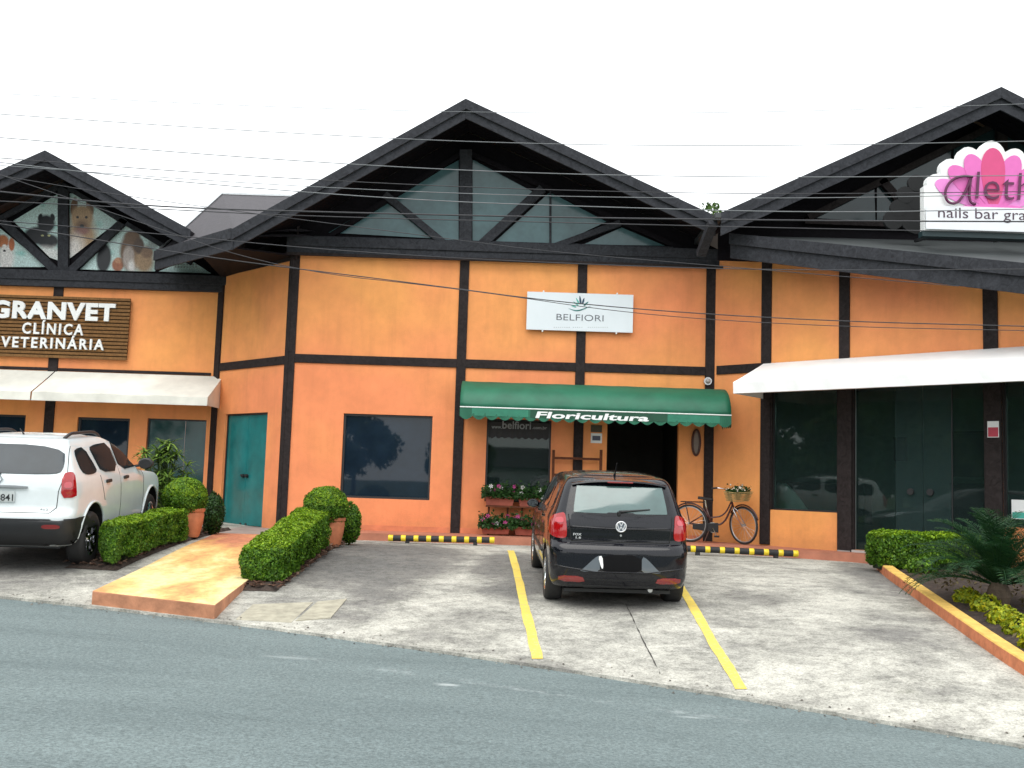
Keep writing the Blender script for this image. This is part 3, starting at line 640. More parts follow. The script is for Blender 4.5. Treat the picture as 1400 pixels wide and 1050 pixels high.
vr = bpY(64, 208, 20.2); vR = bpY(262, 316, 20.2); vL = Vector((2*vr.x-vR.x-.4, 20.2, vR.z-.2))
slab(vL, vr, 20.2, 29.5, .10, M['roof'], vet); slab(vr, vR, 20.2, 29.5, .10, M['roof'], vet)
rake(vL, vr, 20.2, .17, .16, vet); rake(vr, vR, 20.2, .17, .16, vet)
soffit(vL, vr, 20.25, 21.25, vet, 5); soffit(vr, vR, 20.25, 21.25, vet, 5)
def zv(X): t = abs(X-vr.x)/(vR.x-vr.x); return vr.z+(vR.z-vr.z)*t
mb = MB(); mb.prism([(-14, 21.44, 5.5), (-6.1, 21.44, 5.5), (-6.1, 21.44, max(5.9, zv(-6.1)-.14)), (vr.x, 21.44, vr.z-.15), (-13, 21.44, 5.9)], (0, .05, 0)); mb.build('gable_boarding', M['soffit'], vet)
# ---- beauty salon
sal = thing('salon_building', 'orange salon wing with splayed glass front and dark asymmetrical gable roof', 'building', (7, 17, .6))
sq = {x: WB.px(x, y)[0] for x, y in ((1048, 500), (1155, 460), (1355, 480))}
s1, s2, s3 = sq[1048], sq[1155], sq[1355]
hB1 = (WB.px(1054, 600)[0], WB.px(1146, 600)[0], WB.px(1100, 699)[1], 3.6)
hB2 = (WB.px(1166, 600)[0], WB.px(1347, 600)[0], .74, 3.6)
hB3 = (WB.px(1371, 600)[0], WB.L-.2, 1.25, 3.6)
FO = .9; fo = WB.o+WB.n*FO
F0 = bpP(1000, 322, fo, WB.n); F1 = bpP(1400, 363, fo, WB.n); F2 = F0+(F1-F0)*1.45
sF0 = (F0-WB.o).dot(WB.u); sF1 = (F1-WB.o).dot(WB.u)
def zp(s): return F0.z+(F1.z-F0.z)*(s-sF0)/(sF1-sF0)+.02
wb = WB.face(.3, 4.2, [hB1, hB2, hB3], s0=.0)
wb.add([WB.P(0, 4.2), WB.P(WB.L, 4.2), WB.P(WB.L, max(4.21, zp(WB.L))), WB.P(.9, zp(.9)), WB.P(.0, 5.98)], [(0,1,2,3,4)])
wb.build('wall', M['plaster'], sal, fix=False)
posts(WB, [(s1, .10, .72, zp(s1)-.05, .034)], sal)
posts(WB, [(s2, .095, 3.62, zp(s2)-.05, .034), (s3, .11, 3.62, zp(s3)-.05, .034), ((hB1[1]+hB2[0])/2, (hB2[0]-hB1[1])/2-.004, .66, 3.615, .05), ((hB2[1]+hB3[0])/2, (hB3[0]-hB2[1])/2-.004, .66, 3.615, .06)], sal)
rail(WB, .12, s1-.10, 3.92, .082, .030, sal)
mb = MB(); WB.box(mb, hB1[1]+.02, hB2[0]-.02, .60, .72, -.1, .07); mb.build('post_footing', mat('footing_concrete', (.3, .28, .27), .8), sal)
mb = MB(); WB.box(mb, hB2[0], hB2[1], .60, .738, -.14, .05); mb.build('threshold', mat('threshold_stone', (.42, .40, .38), .6), sal)
window(WB, hB1, sal, M['shop'], .03)
for hh_ in (hB1, hB2, hB3):
    for a, b in ((hh_[0]+.001, hh_[0]+.018), (hh_[1]-.018, hh_[1]-.001)):
        mb = MB(); WB.box(mb, a, b, hh_[2], 3.6, -.052, .012); mb.build('jamb', M['timber'], sal)
# glazed screen: separate glass sheets
cuts = [hB2[0], WB.px(1221, 600)[0], WB.px(1259, 600)[0], WB.px(1299, 600)[0], hB2[1]]
for i in range(4):
    mb = MB(); WB.box(mb, cuts[i]+.004, cuts[i+1]-.004, .75, 3.59, -.09, -.078)
    dd = mb.build('glass_door' if i in (1, 2) else 'glass_sheet', M['shopdoor'] if i in (1, 2) else M['shop'], sal)
    if i in (1, 2):
        hs = cuts[2]+(-.20 if i == 1 else .12); mb = MB(); mb.tube([WB.P(hs, 1.74, -.095), WB.P(hs, 1.74, -.04)], .055, 14); mb.build('handle', M['blackp'], dd)
mb = MB(); WB.box(mb, cuts[3]-.008, cuts[3]+.008, .745, 3.59, -.10, -.065); mb.build('glazing_bar', M['frame'], sal)
mb = MB(); WB.box(mb, hB2[0], hB2[0]+.02, .745, 3.59, -.10, -.06); mb.build('glazing_bar', M['steel'], sal)
window(WB, hB3, sal, M['shop'], .03)
# salon interior
mb = MB(); WB.box(mb, .7, 8.2, .62, .735, -6, -.15); mb.build('interior_floor', M['floor_in'], sal)
mb = MB(); WB.box(mb, .7, 8.2, .6, 4.2, -3.6, -3.5); WB.box(mb, .6, .7, .6, 4.2, -3.5, -.2); WB.box(mb, 8.2, 8.3, .6, 4.2, -3.5, -.15); mb.build('interior_walls', mat('salon_wall', (.34, .38, .34), .8), sal)
mb = MB(); WB.box(mb, .7, 8.2, 3.75, 3.85, -6, -.15); mb.build('interior_ceiling', mat('salon_ceiling', (.3, .3, .29), .8), sal)
# salon gable
RY = 17.5; gr = bpY(1366, 122, RY); gL = bpY(985, 293, RY); gR = Vector((2*gr.x-gL.x, RY, gL.z))
slab(gL, gr, RY, 30, .10, M['roof2'], sal); slab(gr, gR, RY, 30, .10, M['roof2'], sal); rake(gL, gr, RY, .17, .18, sal); rake(gr, gR, RY, .17, .18, sal)
soffit(gL, gr, RY+.05, 18.55, sal, 6); soffit(gr, gR, RY+.05, 18.55, sal, 6)
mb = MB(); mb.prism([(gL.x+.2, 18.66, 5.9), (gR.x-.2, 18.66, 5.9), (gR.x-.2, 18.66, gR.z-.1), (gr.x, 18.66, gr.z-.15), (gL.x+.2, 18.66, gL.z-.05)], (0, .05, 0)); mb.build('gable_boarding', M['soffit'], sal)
g6 = solid_glass('dark_gable_glass', (.022, .042, .046), 1.45, .12)
def gp(px): P = [bpY(x, y, 18.62) for x, y in px]; mb = MB(); mb.prism(P, (0, .02, 0)); mb.build('gable_pane', g6, sal)
gp([(1113, 298), (1195, 252), (1197, 303)]); gp([(1199, 252), (1228, 275), (1232, 304), (1199, 303)]); gp([(1212, 246), (1300, 203), (1300, 304), (1238, 304), (1230, 268)]); gp([(1304, 200), (1366, 172), (1366, 305), (1304, 304)]); gp([(1372, 172), (1440, 200), (1440, 305), (1372, 305)])
def st2(x0, y0, x1, y1, w_, name='gable_strut'): 
    A = bpY(x0, y0, 18.57); B = bpY(x1, y1, 18.57); mb = MB(); mb.beam(A, B, w_, .09, up=(0, -1, 0)); mb.build(name, M['timber'], sal)
st2(1205, 246, 1262, 312, .15); st2(1369, 310, 1369, 168, .2, 'king_post'); st2(1100, 303, 1450, 316, .09, 'gable_sill'); st2(1105, 298, 1369, 166, .12, 'gable_rafter')
# pent roof over the splayed front
K0 = Vector((F0.x+.1, 18.64, 6.28)); K1 = Vector((11.5, 18.64, 6.42)); K2 = Vector((F2.x+1.5, 18.64, 6.42))
mb = MB(); q4 = [F0, F2, K2, K0]; mb.add(q4, [(0,1,2,3)]); mb.add([p-Vector((0, 0, .08)) for p in q4], [(0,3,2,1)]); mb.build('pent_roof', mat('pent_roof_sheet', (.038, .045, .047), .7, .2, 2, .2, 14), sal)
for (z0, z1, o0, o1) in ((.03, -.17, .04, .08), (-.16, -.42, .0, .036)):
    mb = MB(); A = F0+WB.n*o0; C = F2+WB.n*o0; mb.prism([A+Vector((0, 0, z0)), C+Vector((0, 0, z0)), C+Vector((0, 0, z1)), A+Vector((0, 0, z1))], WB.n*(o1-o0)); mb.build('eave_board', M['timber2'], sal, bevel=.004)
mb = MB(); A = F0+Vector((0, 0, -.30)); C = F2+Vector((0, 0, -.30)); mb.prism([A, C, C-WB.n*1.0+Vector((0, 0, .10)), A-WB.n*.95+Vector((0, 0, .05))], (0, 0, .03)); mb.build('eave_soffit', M['soffit'], sal)
mb = MB(); mb.box(3.7, 12.5, 29, 29.2, .2, 6.5); mb.build('rear_wall', M['plaster'], sal)
# ================================================================== SIGNS AND AWNINGS
def prect(Wl, x0, y0, x1, y1, d):
    a = Wl.px(x0, y0, d); b = Wl.px(x1, y1, d); return (a[0], b[0], b[1], a[1])
# slatted clinic sign
D = .12; q = WG.px(73, 446, D)
s0, s1_, z0, z1 = prect(WG, -22, 401, 173, 493, D)
sg = thing('wooden_sign', 'brown slatted wooden sign with raised white clinic lettering on the orange wall', 'sign', WG.P((s0+s1_)/2, z0, 0))
mb = MB(); WG.box(mb, s0+.02, s1_-.02, z0+.02, z1-.02, .04, .07); mb.build('back_board', M['wooddk'], sg)
ns = 17; h = (z1-z0)/ns
for i in range(ns):
    mb = MB(); WG.box(mb, s0+random.uniform(0, .01), s1_-random.uniform(0, .01), z0+i*h+.012, z0+(i+1)*h-.010, .07, .105); mb.build('slat', M['wood'], sg, bevel=.004)
for body, px in (('GRANVET', (-10, 410, 157, 440)), ('CLÍNICA', (32, 437, 114, 459)), ('VETERINÁRIA', (3, 456, 142, 479))):
    r = prect(WG, *px, D); text(body, WG, r, M['white'], sg, 'lettering', ext=.02, off=.045 if body == 'GRANVET' else .022, d=.125, spacing=1.12 if body == 'GRANVET' else 1.3)
# white shop sign
D = .10; s0, s1_, z0, z1 = prect(WM, 721, 398.5, 865, 455, D)
sg = thing('white_sign', 'white flower shop sign board with green leaf emblem above the green awning', 'sign', WM.P((s0+s1_)/2, z0, 0))
mb = MB(); WM.box(mb, s0, s1_, z0, z1, .07, .10); mb.build('board', M['signwhite'], sg, bevel=.003)
for s in (s0+.31, s1_-.31):
    for (za, zb) in ((z1, z1+.035), (z0-.035, z0)):
        mb = MB(); mb.tube([WM.P(s, (za+zb)/2, .0), WM.P(s, (za+zb)/2, .10)], .016, 8); mb.build('standoff', M['white'], sg)
text('BELFIORI', WM, prect(WM, 761, 429, 825, 439.5, D), mat('grey_lettering', (.10, .11, .13), .5), sg, 'lettering', ext=.003, off=-.008, d=.102)
tl = mat('teal_leaf_print', (.01, .16, .15), .5); tl2 = mat('pale_leaf_print', (.10, .42, .35), .5); tl3 = mat('navy_leaf_print', (.01, .05, .09), .5)
def leafshape(cx, cy, ang, L, W_, m):
    c = WM.px(cx, cy, D); a = R(ang); pts = []
    for k in range(16):
        t = 2*math.pi*k/16; u = (.5+.5*math.cos(t))*L; v = math.sin(t)*W_*(1-.35*math.cos(t)); pts.append(WM.P(c[0]+u*math.cos(a)-v*math.sin(a), c[1]+u*math.sin(a)+v*math.cos(a), .102))
    mb = MB(); mb.prism(pts, WM.n*.004); mb.build('emblem_leaf', m, sg)
for (cx, cy, an, L, W_, m) in ((794, 416, 98, .165, .018, tl3), (792, 416, 118, .14, .014, tl2), (796, 416, 74, .13, .018, tl3), (798, 418, 42, .12, .016, tl), (791, 418, 142, .13, .012, tl2), (788, 420, 165, .10, .012, tl2)): leafshape(cx, cy, an, L, W_, m)
def ribbon3(P, wd, m, parent, name, n_):
    mb = MB(); vs = []
    for i, p in enumerate(P):
        k = math.sin(math.pi*(i+.35)/(len(P)-.3)); vs += [p+Vector((0, 0, wd*k)), p-Vector((0, 0, wd*k))]
    nn = len(P); mb.add([v+n_*.004 for v in vs], [(2*i, 2*i+1, 2*i+3, 2*i+2) for i in range(nn-1)]); return mb.build(name, m, parent)
c1 = [WM.px(777+i*2.6, 421.5+3.2*math.sin(i/12*math.pi*1.35), D) for i in range(13)]
ribbon3([WM.P(a, b, .102) for a, b in c1], .012, tl, sg, 'emblem_wave', WM.n)
fd = mat('faint_grey_print', (.5, .55, .56), .5); mb = MB()
for i in range(26):
    if i in (8, 14, 15): continue
    a = WM.px(757+i*2.9, 447.5, D); WM.box(mb, a[0], a[0]+.022, a[1]-.009, a[1]+.009, .1005, .102)
o = mb.build('small_print', fd, sg); o['kind'] = 'stuff'
# petal sign on the pent roof
SY = 16.2; FP = Wall((-10, SY), (20, SY))
pt = thing('petal_sign', 'white roof sign with big pink lotus petals and script lettering', 'sign', bpY(1330, 320, SY))
x0, z0b = FP.px(1258, 318); x1, z1b = FP.px(1446, 264); 
mb = MB(); FP.box(mb, x0, x1, z0b, z1b, 0, .16); mb.build('sign_box', M['white'], pt, bevel=.005)
mb = MB(); FP.box(mb, x0-.02, x1+.02, z0b-.09, z0b-.002, -.02, .14); mb.build('base_tray', mat('dark_teal_metal', (.01, .03, .035), .5), pt)
cx, cz = FP.px(1351, 285); cx -= 10; u_ = SY/1400
pets = [(0, 89, 28), (-24, 86, 25), (24, 86, 25), (-46, 86, 24), (46, 86, 24), (-66, 90, 22), (66, 90, 22)]
def petal(ang, L, W_, grow, y0, y1, m, name):
    a = R(90-ang); ax = Vector((math.cos(a), 0, math.sin(a))); bx = Vector((-math.sin(a), 0, math.cos(a))); pts = []
    L = L*u_+grow; W2 = W_*u_*.5*1.15+grow*.8
    for k in range(28):
        t = 2*math.pi*k/28; u = (.5+.5*math.cos(t))*L; v = math.sin(t)*W2*(1+.28*math.cos(t)); pts.append(Vector((cx, y0, cz-.05))+ax*u+bx*v)
    mb = MB(); mb.prism(pts, (0, y1-y0, 0)); return mb.build(name, m, pt)
for i, (a, L, W_) in enumerate(pets): petal(a, L+2, W_, .075, SY-.15+i*.0015, SY-.0-i*.001, M['white'], 'petal_backing')
pk = [mat('deep_pink_print', (.60, .06, .20), .5, .05), mat('pink_print', (.68, .14, .45), .5, .05), mat('light_pink_print', (.74, .24, .60), .5, .05)]
for i, (a, L, W_) in enumerate(sorted(pets, key=lambda p: -abs(p[0]))): petal(a, L-3, W_, 0, SY-.172-i*.003, SY-.158-i*.003, pk[0] if a == 0 else pk[1] if abs(a) < 60 else pk[2], 'petal')
P_ = [Vector((cx+math.cos(t)*78*u_, SY-.20, cz-.26+math.sin(t)*24*u_)) for t in lin(0, math.pi, 20)]; mb = MB(); mb.prism(P_[::-1], (0, .004, 0)); 
mb.build('sign_swash', pk[1], pt)
wp = mat('white_print', (.72, .74, .78), .5, .03)
mb = MB(); FP.box(mb, x0+.01, x1-.01, z0b+.01, z0b+.395, .205, .212); mb.build('name_strip', wp, pt)
ink = mat('plum_ink', (.10, .012, .06), .5)
def rp(x0, y0, x1, y1): a = FP.px(x0, y0); b = FP.px(x1, y1); return (a[0], b[0], b[1], a[1])
text('lethα'.replace('α', 'a'), FP, rp(1325, 240, 1428, 280), ink, pt, 'lettering', ext=.003, off=-.01, d=.214, shear=.08)
# sweeping capital letter drawn as a stroke
def stroke(px, r, m, parent, name, Y):
    P = smooth_path([tuple(bpY(x, y, Y)) for x, y in px], 2); mb = MB(); mb.tube(P, r, 6); return mb.build(name, m, parent)
stroke([(1330, 242), (1316, 240), (1300, 246), (1291, 262), (1295, 277), (1308, 279), (1318, 266), (1325, 250), (1328, 241), (1325, 262), (1326, 277), (1334, 279)], .022, ink, pt, 'lettering', SY-.22)
text('nails bar granja', FP, rp(1275, 288, 1422, 311), mat('grey_ink', (.06, .03, .05), .5), pt, 'lettering', ext=.003, off=-.004, d=.214)
for i, (x, y, r) in enumerate(((1253, 250, 12), (1238, 266, 12), (1229, 284, 12), (1222, 300, 14), (1262, 270, 22), (1255, 295, 26))):
    c_ = bpY(x, y, SY+.9); rr = r*(SY+.9)/1400; mb = MB(); mb.prism([c_+Vector((math.cos(t)*rr, i*.002, math.sin(t)*rr)) for t in lin(0, 2*math.pi, 18)[:-1]], (0, .06, 0)); mb.build('rear_petal', mat('dark_sign_back', (.004, .005, .006), .8), pt)
for x in (1285, 1400): 
    mb = MB(); a = bpY(x, 318, SY+.02); mb.beam(a, a+Vector((0, 1.0, .1)), .05, .05); mb.build('bracket', M['blackp'], pt)

# vet gable printed pet panels: flat prints, colours computed per face
def over(img, X, Z, cx, cz, rx, rz, col, rot=0, soft=.15, a=1):
    c, s = math.cos(R(rot)), math.sin(R(rot)); dx, dz = X-cx, Z-cz; u = (dx*c+dz*s)/rx; v = (-dx*s+dz*c)/rz
    k = np.clip((1+soft-np.sqrt(u*u+v*v))/(2*soft), 0, 1)[..., None]*a; img[:] = img*(1-k)+np.array(col)*k
rng = np.random.RandomState(3)
def mural(poly, painter, name='printed_panel', label=None, Y=21.405, step=.9):
    xs_ = [p[0] for p in poly]; ys_ = [p[1] for p in poly]; nx = int((max(xs_)-min(xs_))/step)+1; ny = int((max(ys_)-min(ys_))/step)+1
    bm = bmesh.new(); P = [bm.verts.new(bpY(x, y, Y)) for x, y in poly]; bm.faces.new(P)
    for i in range(1, nx):
        g = bm.faces[:]+bm.edges[:]+bm.verts[:]; bmesh.ops.bisect_plane(bm, geom=g, plane_co=bpY(min(xs_)+i*step, 330, Y), plane_no=(1, 0, 0))
    for i in range(1, ny):
        g = bm.faces[:]+bm.edges[:]+bm.verts[:]; bmesh.ops.bisect_plane(bm, geom=g, plane_co=bpY(70, min(ys_)+i*step, Y), plane_no=(0, 0, 1))
    me = bpy.data.meshes.new(name); bm.to_mesh(me); bm.free()
    cen = np.zeros(len(me.polygons)*3); me.polygons.foreach_get('center', cen); cen = cen.reshape(-1, 3)
    d = cen-np.array(CAM); k1 = d@np.array(_r); k2 = d@np.array(_u); k3 = d@np.array(_f)
    X = 700+F*k1/k3; Z = 525-F*k2/k3; img = np.tile(np.array([.50, .66, .64]), (len(X), 1))
    for _ in range(40): over(img, X, Z, rng.uniform(0, 270), rng.uniform(255, 375), rng.uniform(3, 8), rng.uniform(3, 8), (.18, .46, .42), soft=.5, a=.5)
    painter(img, X, Z)
    img *= (1+.14*rng.normal(size=(len(X), 1)))
    at = me.color_attributes.new('Print', 'FLOAT_COLOR', 'CORNER'); cc = []
    for pi, p in enumerate(me.polygons): cc += [*np.clip(img[pi], 0, 1), 1]*p.loop_total
    at.data.foreach_set('color', cc)
    o = link(me, name, MPRINT, vet)
    if label: o['label'] = label
    return o
MPRINT, n, l, b = newmat('printed_vinyl'); an = n.new('ShaderNodeAttribute'); an.attribute_name = 'Print'; l.new(an.outputs['Color'], b.inputs['Base Color']); b.inputs['Roughness'].default_value = .45
DK, BR, TN, WH = (.010, .012, .016), (.16, .09, .05), (.38, .25, .14), (.72, .70, .68)
def p_cat(i, X, Z):
    over(i, X, Z, 50, 322, 17, 12, DK); over(i, X, Z, 38, 326, 10, 7, DK); over(i, X, Z, 63, 306, 12, 12, DK); over(i, X, Z, 55, 297, 3, 5, DK, 15); over(i, X, Z, 72, 297, 3, 5, DK, -15)
    over(i, X, Z, 66, 330, 14, 10, DK); over(i, X, Z, 58, 322, 2, 1.2, (.4, .4, .2)); over(i, X, Z, 67, 322, 2, 1.2, (.4, .4, .2)); over(i, X, Z, 60, 345, 16, 8, WH, soft=.5, a=.8); over(i, X, Z, 76, 350, 7, 12, WH, soft=.5, a=.6)
def p_shep(i, X, Z):
    over(i, X, Z, 112, 325, 20, 30, TN, soft=.3); over(i, X, Z, 101, 282, 5, 12, BR, 10); over(i, X, Z, 123, 283, 5, 12, BR, -10); over(i, X, Z, 112, 297, 15, 16, TN); over(i, X, Z, 112, 310, 9, 9, BR, soft=.4); over(i, X, Z, 112, 316, 10, 5, (.25, .12, .10), soft=.4)
    over(i, X, Z, 112, 309, 3, 2.4, DK); over(i, X, Z, 106, 297, 2, 1.8, DK); over(i, X, Z, 118, 297, 2, 1.8, DK); over(i, X, Z, 100, 340, 14, 18, WH, 10, soft=.5, a=.8)
def p_right(i, X, Z):
    over(i, X, Z, 142, 353, 10, 20, DK, 5); over(i, X, Z, 139, 338, 7, 7, DK); over(i, X, Z, 161, 362, 8, 9, (.33, .12, .06)); over(i, X, Z, 162, 356, 5, 4, (.45, .22, .12))
    over(i, X, Z, 178, 345, 14, 26, BR); over(i, X, Z, 181, 324, 11, 9, BR); over(i, X, Z, 176, 352, 8, 16, (.42, .36, .33)); over(i, X, Z, 180, 364, 5, 8, WH, soft=.4)
    over(i, X, Z, 197, 356, 13, 18, TN, soft=.3); over(i, X, Z, 190, 336, 7, 11, (.10, .06, .04)); over(i, X, Z, 201, 345, 8, 8, (.25, .15, .09)); over(i, X, Z, 209, 334, 7, 6, (.3, .36, .36), soft=.4)
def p_left(i, X, Z):
    over(i, X, Z, 8, 352, 11, 20, WH, soft=.3); over(i, X, Z, 4, 330, 8, 9, (.42, .15, .06)); over(i, X, Z, 16, 334, 4, 9, (.42, .13, .05)); over(i, X, Z, 6, 341, 4, 7, WH); over(i, X, Z, 6, 343, 2, 1.5, DK)
mural([(18, 302), (79, 265), (79, 356), (68, 352)], p_cat, label='printed panel showing a black cat on a pale green ground')
mural([(94, 265), (101, 264), (161, 303), (92, 356)], p_shep, label='printed panel showing a tan shepherd dog')
mural([(102, 368), (173, 308), (222, 338), (212, 371), (190, 371)], p_right, label='printed panel with a group of brown spaniels and a dark puppy')
mural([(0, 312), (66, 365), (0, 365)], p_left, label='printed panel with a white and tan puppy')
mural([(217, 371), (258, 354), (289, 374)], lambda i, X, Z: [over(i, X, Z, 240+j*4, 362+3*k, 1.4, .8, (.2, .24, .24)) for j in range(8) for k in range(2)], Y=21.405, label='small printed panel with tiny lettering')
def vst(x0, y0, x1, y1, w_, name='gable_strut'):
    mb = MB(); mb.beam(bpY(x0, y0, 21.34), bpY(x1, y1, 21.34), w_, .09, up=(0, -1, 0)); mb.build(name, M['timber2'], vet, bevel=.005)
vst(87, 375, 87, 255, .22, 'king_post'); vst(96, 372, 172, 300, .17); vst(78, 372, 4, 303, .17); vst(85, 252, 262, 360, .10, 'gable_rafter'); vst(85, 252, -90, 350, .10, 'gable_rafter')

# ---- green awning over the flower shop
ga = thing('green_awning', 'green barrel awning with white florist lettering and scalloped valance', 'awning', WM.P(5, 3.3, 0))
tL = WM.px(629, 521); tR = WM.px(992, 537); sA, sB = tL[0], tR[0]-.0; zt_ = (tL[1]+tR[1])/2; pr = 1.15
sA = WM.px(629, 550, pr)[0]; sB = WM.px(1000, 565, pr)[0]; zt_ = WM.px(800, 529)[1]; zb_ = WM.px(800, 561.5, pr)[1]
prof = [(0.02, zt_)]+[(pr*.30+pr*.70*math.sin(a), zb_+(zt_-zb_)*(math.cos(a))) for a in lin(0, math.pi/2, 10)]
mb = MB(); nS = 48
vs = []
for i in range(nS+1):
    s = sA+(sB-sA)*i/nS; sag = .012*math.sin(i/nS*math.pi*8)**2
    for (d, z) in prof: vs.append(WM.P(s, z-sag*(d/pr), d))
k = len(prof); mb.add(vs, [(i*k+j, (i+1)*k+j, (i+1)*k+j+1, i*k+j+1) for i in range(nS) for j in range(k-1)])
gt = mb.build('canopy', M['green'], ga, smooth=True)
sl = gt.modifiers.new('thickness', 'SOLIDIFY'); sl.thickness = .006
for s, dd in ((sA, 1), (sB, -1)):
    mb = MB(); P = [WM.P(s+dd*.003, z-.004, d) for d, z in prof]+[WM.P(s+dd*.003, zb_-.06, pr-.01), WM.P(s+dd*.003, zb_-.06, .02)]; mb.prism(P, WM.u*dd*.005); mb.build('end_panel', M['green'], ga)
# valance with scallops, front and right side
def valance(Wl, s0, s1, zt, hh, d, nsc, m, parent, dep=.035, name='valance'):
    mb = MB(); N_ = nsc*8; vs = []
    for i in range(N_+1):
        t = i/8; s = s0+(s1-s0)*i/N_; dz = dep*abs(math.sin(math.pi*t)); w = .006*math.sin(i*.9)
        vs += [Wl.P(s, zt, d), Wl.P(s, zt-hh-dz+dep*.5, d+w)]
    mb.add(vs, [(2*i, 2*i+1, 2*i+3, 2*i+2) for i in range(N_)]); o = mb.build(name, m, parent, fix=False); q = o.modifiers.new('thickness', 'SOLIDIFY'); q.thickness = .005; q.offset = 0; return o
hv = .17
valance(WM, sA, sB, zb_, hv+.02, pr+.004, 21, M['green'], ga, .065)
mb = MB(); mb.tube([WM.P(sA, zb_, pr+.008), WM.P(sB, zb_, pr+.008)], .011, 6); mb.build('trim', M['white'], ga)
WS = Wall(tuple(WM.P(sB, 0, pr).xy), tuple(WM.P(sB, 0, .35).xy)); valance(WS, 0, WS.L, zb_, hv+.02, .0, 5, M['green'], ga, .065); 
a_ = WM.px(725, 570, pr)[0]; b_ = WM.px(892, 570, pr)[0]
mb = MB(); WM.box(mb, a_, WM.px(912, 570, pr)[0], zb_-.155, zb_-.015, pr+.006, pr+.012); mb.build('lettering_patch', M['green2'], ga)
mb = MB(); WM.box(mb, WM.px(913, 570, pr)[0], WM.px(984, 570, pr)[0], zb_-.15, zb_-.015, pr+.006, pr+.010); mb.build('lettering_patch', M['greenl'], ga)
mb = MB(); WM.box(mb, WM.px(645, 570, pr)[0], WM.px(722, 570, pr)[0], zb_-.15, zb_-.015, pr+.006, pr+.010); mb.build('lettering_patch', M['greenl'], ga)
text('Floricultura', WM, prect(WM, 732, 562.5, 887, 576.5, pr), M['white'], ga, 'lettering', ext=.002, off=.03, d=pr+.014, shear=.12)
for s in (sA+.02, (sA+sB)/2, sB-.02):
    mb = MB(); mb.tube([WM.P(s, zt_-.3, .02), WM.P(s, zb_-.01, pr-.05)], .014, 6); mb.build('support_arm', M['steel'], ga)
# ---- white salon awning
wa = thing('white_awning', 'long clean white canvas awning over the salon glass front', 'awning', WB.P(2, 3.4, 0))
pj = 1.15
A0 = WB.P(WB.px(1045, 498)[0], WB.px(1045, 498)[1], .02); sE = WB.L-.2
z_att = WB.px(1220, 486)[1]; s_l = WB.px(1045, 498)[0]
zf = bpP(1200, 512, WB.o+WB.n*pj, WB.n).z; sfl = WB.px(1003, 521, pj)[0]
mb = MB(); N_ = 60; vs = []
for i in range(N_+1):
    t = i/N_; sw = s_l+(sE-s_l)*t; sf = sfl+(sE-sfl)*t; rib = .02*abs(math.sin(t*math.pi*6))
    for j in range(7):
        q = j/6; vs.append(WB.P(sw+(sf-sw)*q, z_att+(zf-z_att)*q-(.012*math.sin(q*math.pi))-rib*q*.5, .02+(pj-.02)*q))
    vs += [WB.P(sf, zf-.005-rib*.5, pj+.012), WB.P(sf, zf-.20, pj+.004+.008*math.sin(t*70))]
k = 9; mb.add(vs, [(i*k+j, (i+1)*k+j, (i+1)*k+j+1, i*k+j+1) for i in range(N_) for j in range(k-1)])
o = mb.build('canopy', M['canvas'], wa); q = o.modifiers.new('thickness', 'SOLIDIFY'); q.thickness = .005
mb = MB(); mb.add([WB.P(s_l, z_att, .02), WB.P(sfl, zf, pj), WB.P(sfl, zf-.20, pj), WB.P(s_l, zf-.20, .02)], [(0,1,2,3)]); mb.build('end_panel', M['canvas'], wa)
mb = MB(); mb.tube([WB.P(sfl+.02, zf-.19, pj-.02), WB.P(sE, zf-.19, pj-.02)], .018, 6); mb.build('front_bar', M['steel'], wa)
# ---- aged white clinic awning
ca = thing('clinic_awning', 'weathered off-white sheet awning below the wooden clinic sign', 'awning', WG.P(5, 3.2, 0))
za = (WG.px(20, 503)[1]+WG.px(280, 514)[1])/2-.03; pj = 1.0; zf = (WG.px(20, 536, pj)[1]+WG.px(285, 542.5, pj)[1])/2; sE = WG.px(284, 545, pj)[0]; sm_ = WG.px(60, 520, .5)[0]
for (a, b) in ((0.2, sm_-.015), (sm_+.015, sE)):
    mb = MB(); vs = []; N_ = 24
    for i in range(N_+1):
        s = a+(b-a)*i/N_; top = s+(WG.px(72, 505)[0]-sm_)*0
        wv = .012*math.sin(i*.8)
        for j in range(5): q = j/4; vs.append(WG.P(s, za+(zf-za)*q-.008*math.sin(q*math.pi)+wv*q*.5, .02+(pj-.02)*q))
        vs.append(WG.P(s, zf-.165, pj+.01))
    mb.add(vs, [(i*6+j, (i+1)*6+j, (i+1)*6+j+1, i*6+j+1) for i in range(N_) for j in range(5)]); o = mb.build('canopy', M['canvasold'], ca); q = o.modifiers.new('thickness', 'SOLIDIFY'); q.thickness = .006
mb = MB(); mb.add([WG.P(sE, za, .02), WG.P(sE, zf, pj), WG.P(sE, zf-.16, pj), WG.P(sE, zf-.16, .02)], [(0,1,2,3)]); mb.build('end_panel', M['canvasold'], ca)
mb = MB(); mb.tube([WG.P(.2, zf-.15, pj-.02), WG.P(sE, zf-.15, pj-.02)], .016, 6); mb.build('front_bar', M['steel'], ca)

# ================================================================== small wall things
# banner inside the florist's window
a, b, c, d = hw2
bn = thing('window_banner', 'dark scalloped web address banner at the top of the florist window', 'banner', WM.P((a+b)/2, d-.3, 0))
valance(WM, a+.037, b-.037, d-.05, .30, -.080, 9, mat('charcoal_banner', (.035, .035, .04), .7), bn, .04, 'banner_cloth')
gl = mat('silver_lettering', (.34, .36, .38), .5)
for t_, px in (('www.', (672, 582, 686, 586)), ('belfiori', (687, 575, 726, 587)), ('.com.br', (728, 582, 748, 587))): text(t_, WM, prect(WM, *px, 0), gl, bn, 'lettering', ext=.001, off=.015, d=-.074)
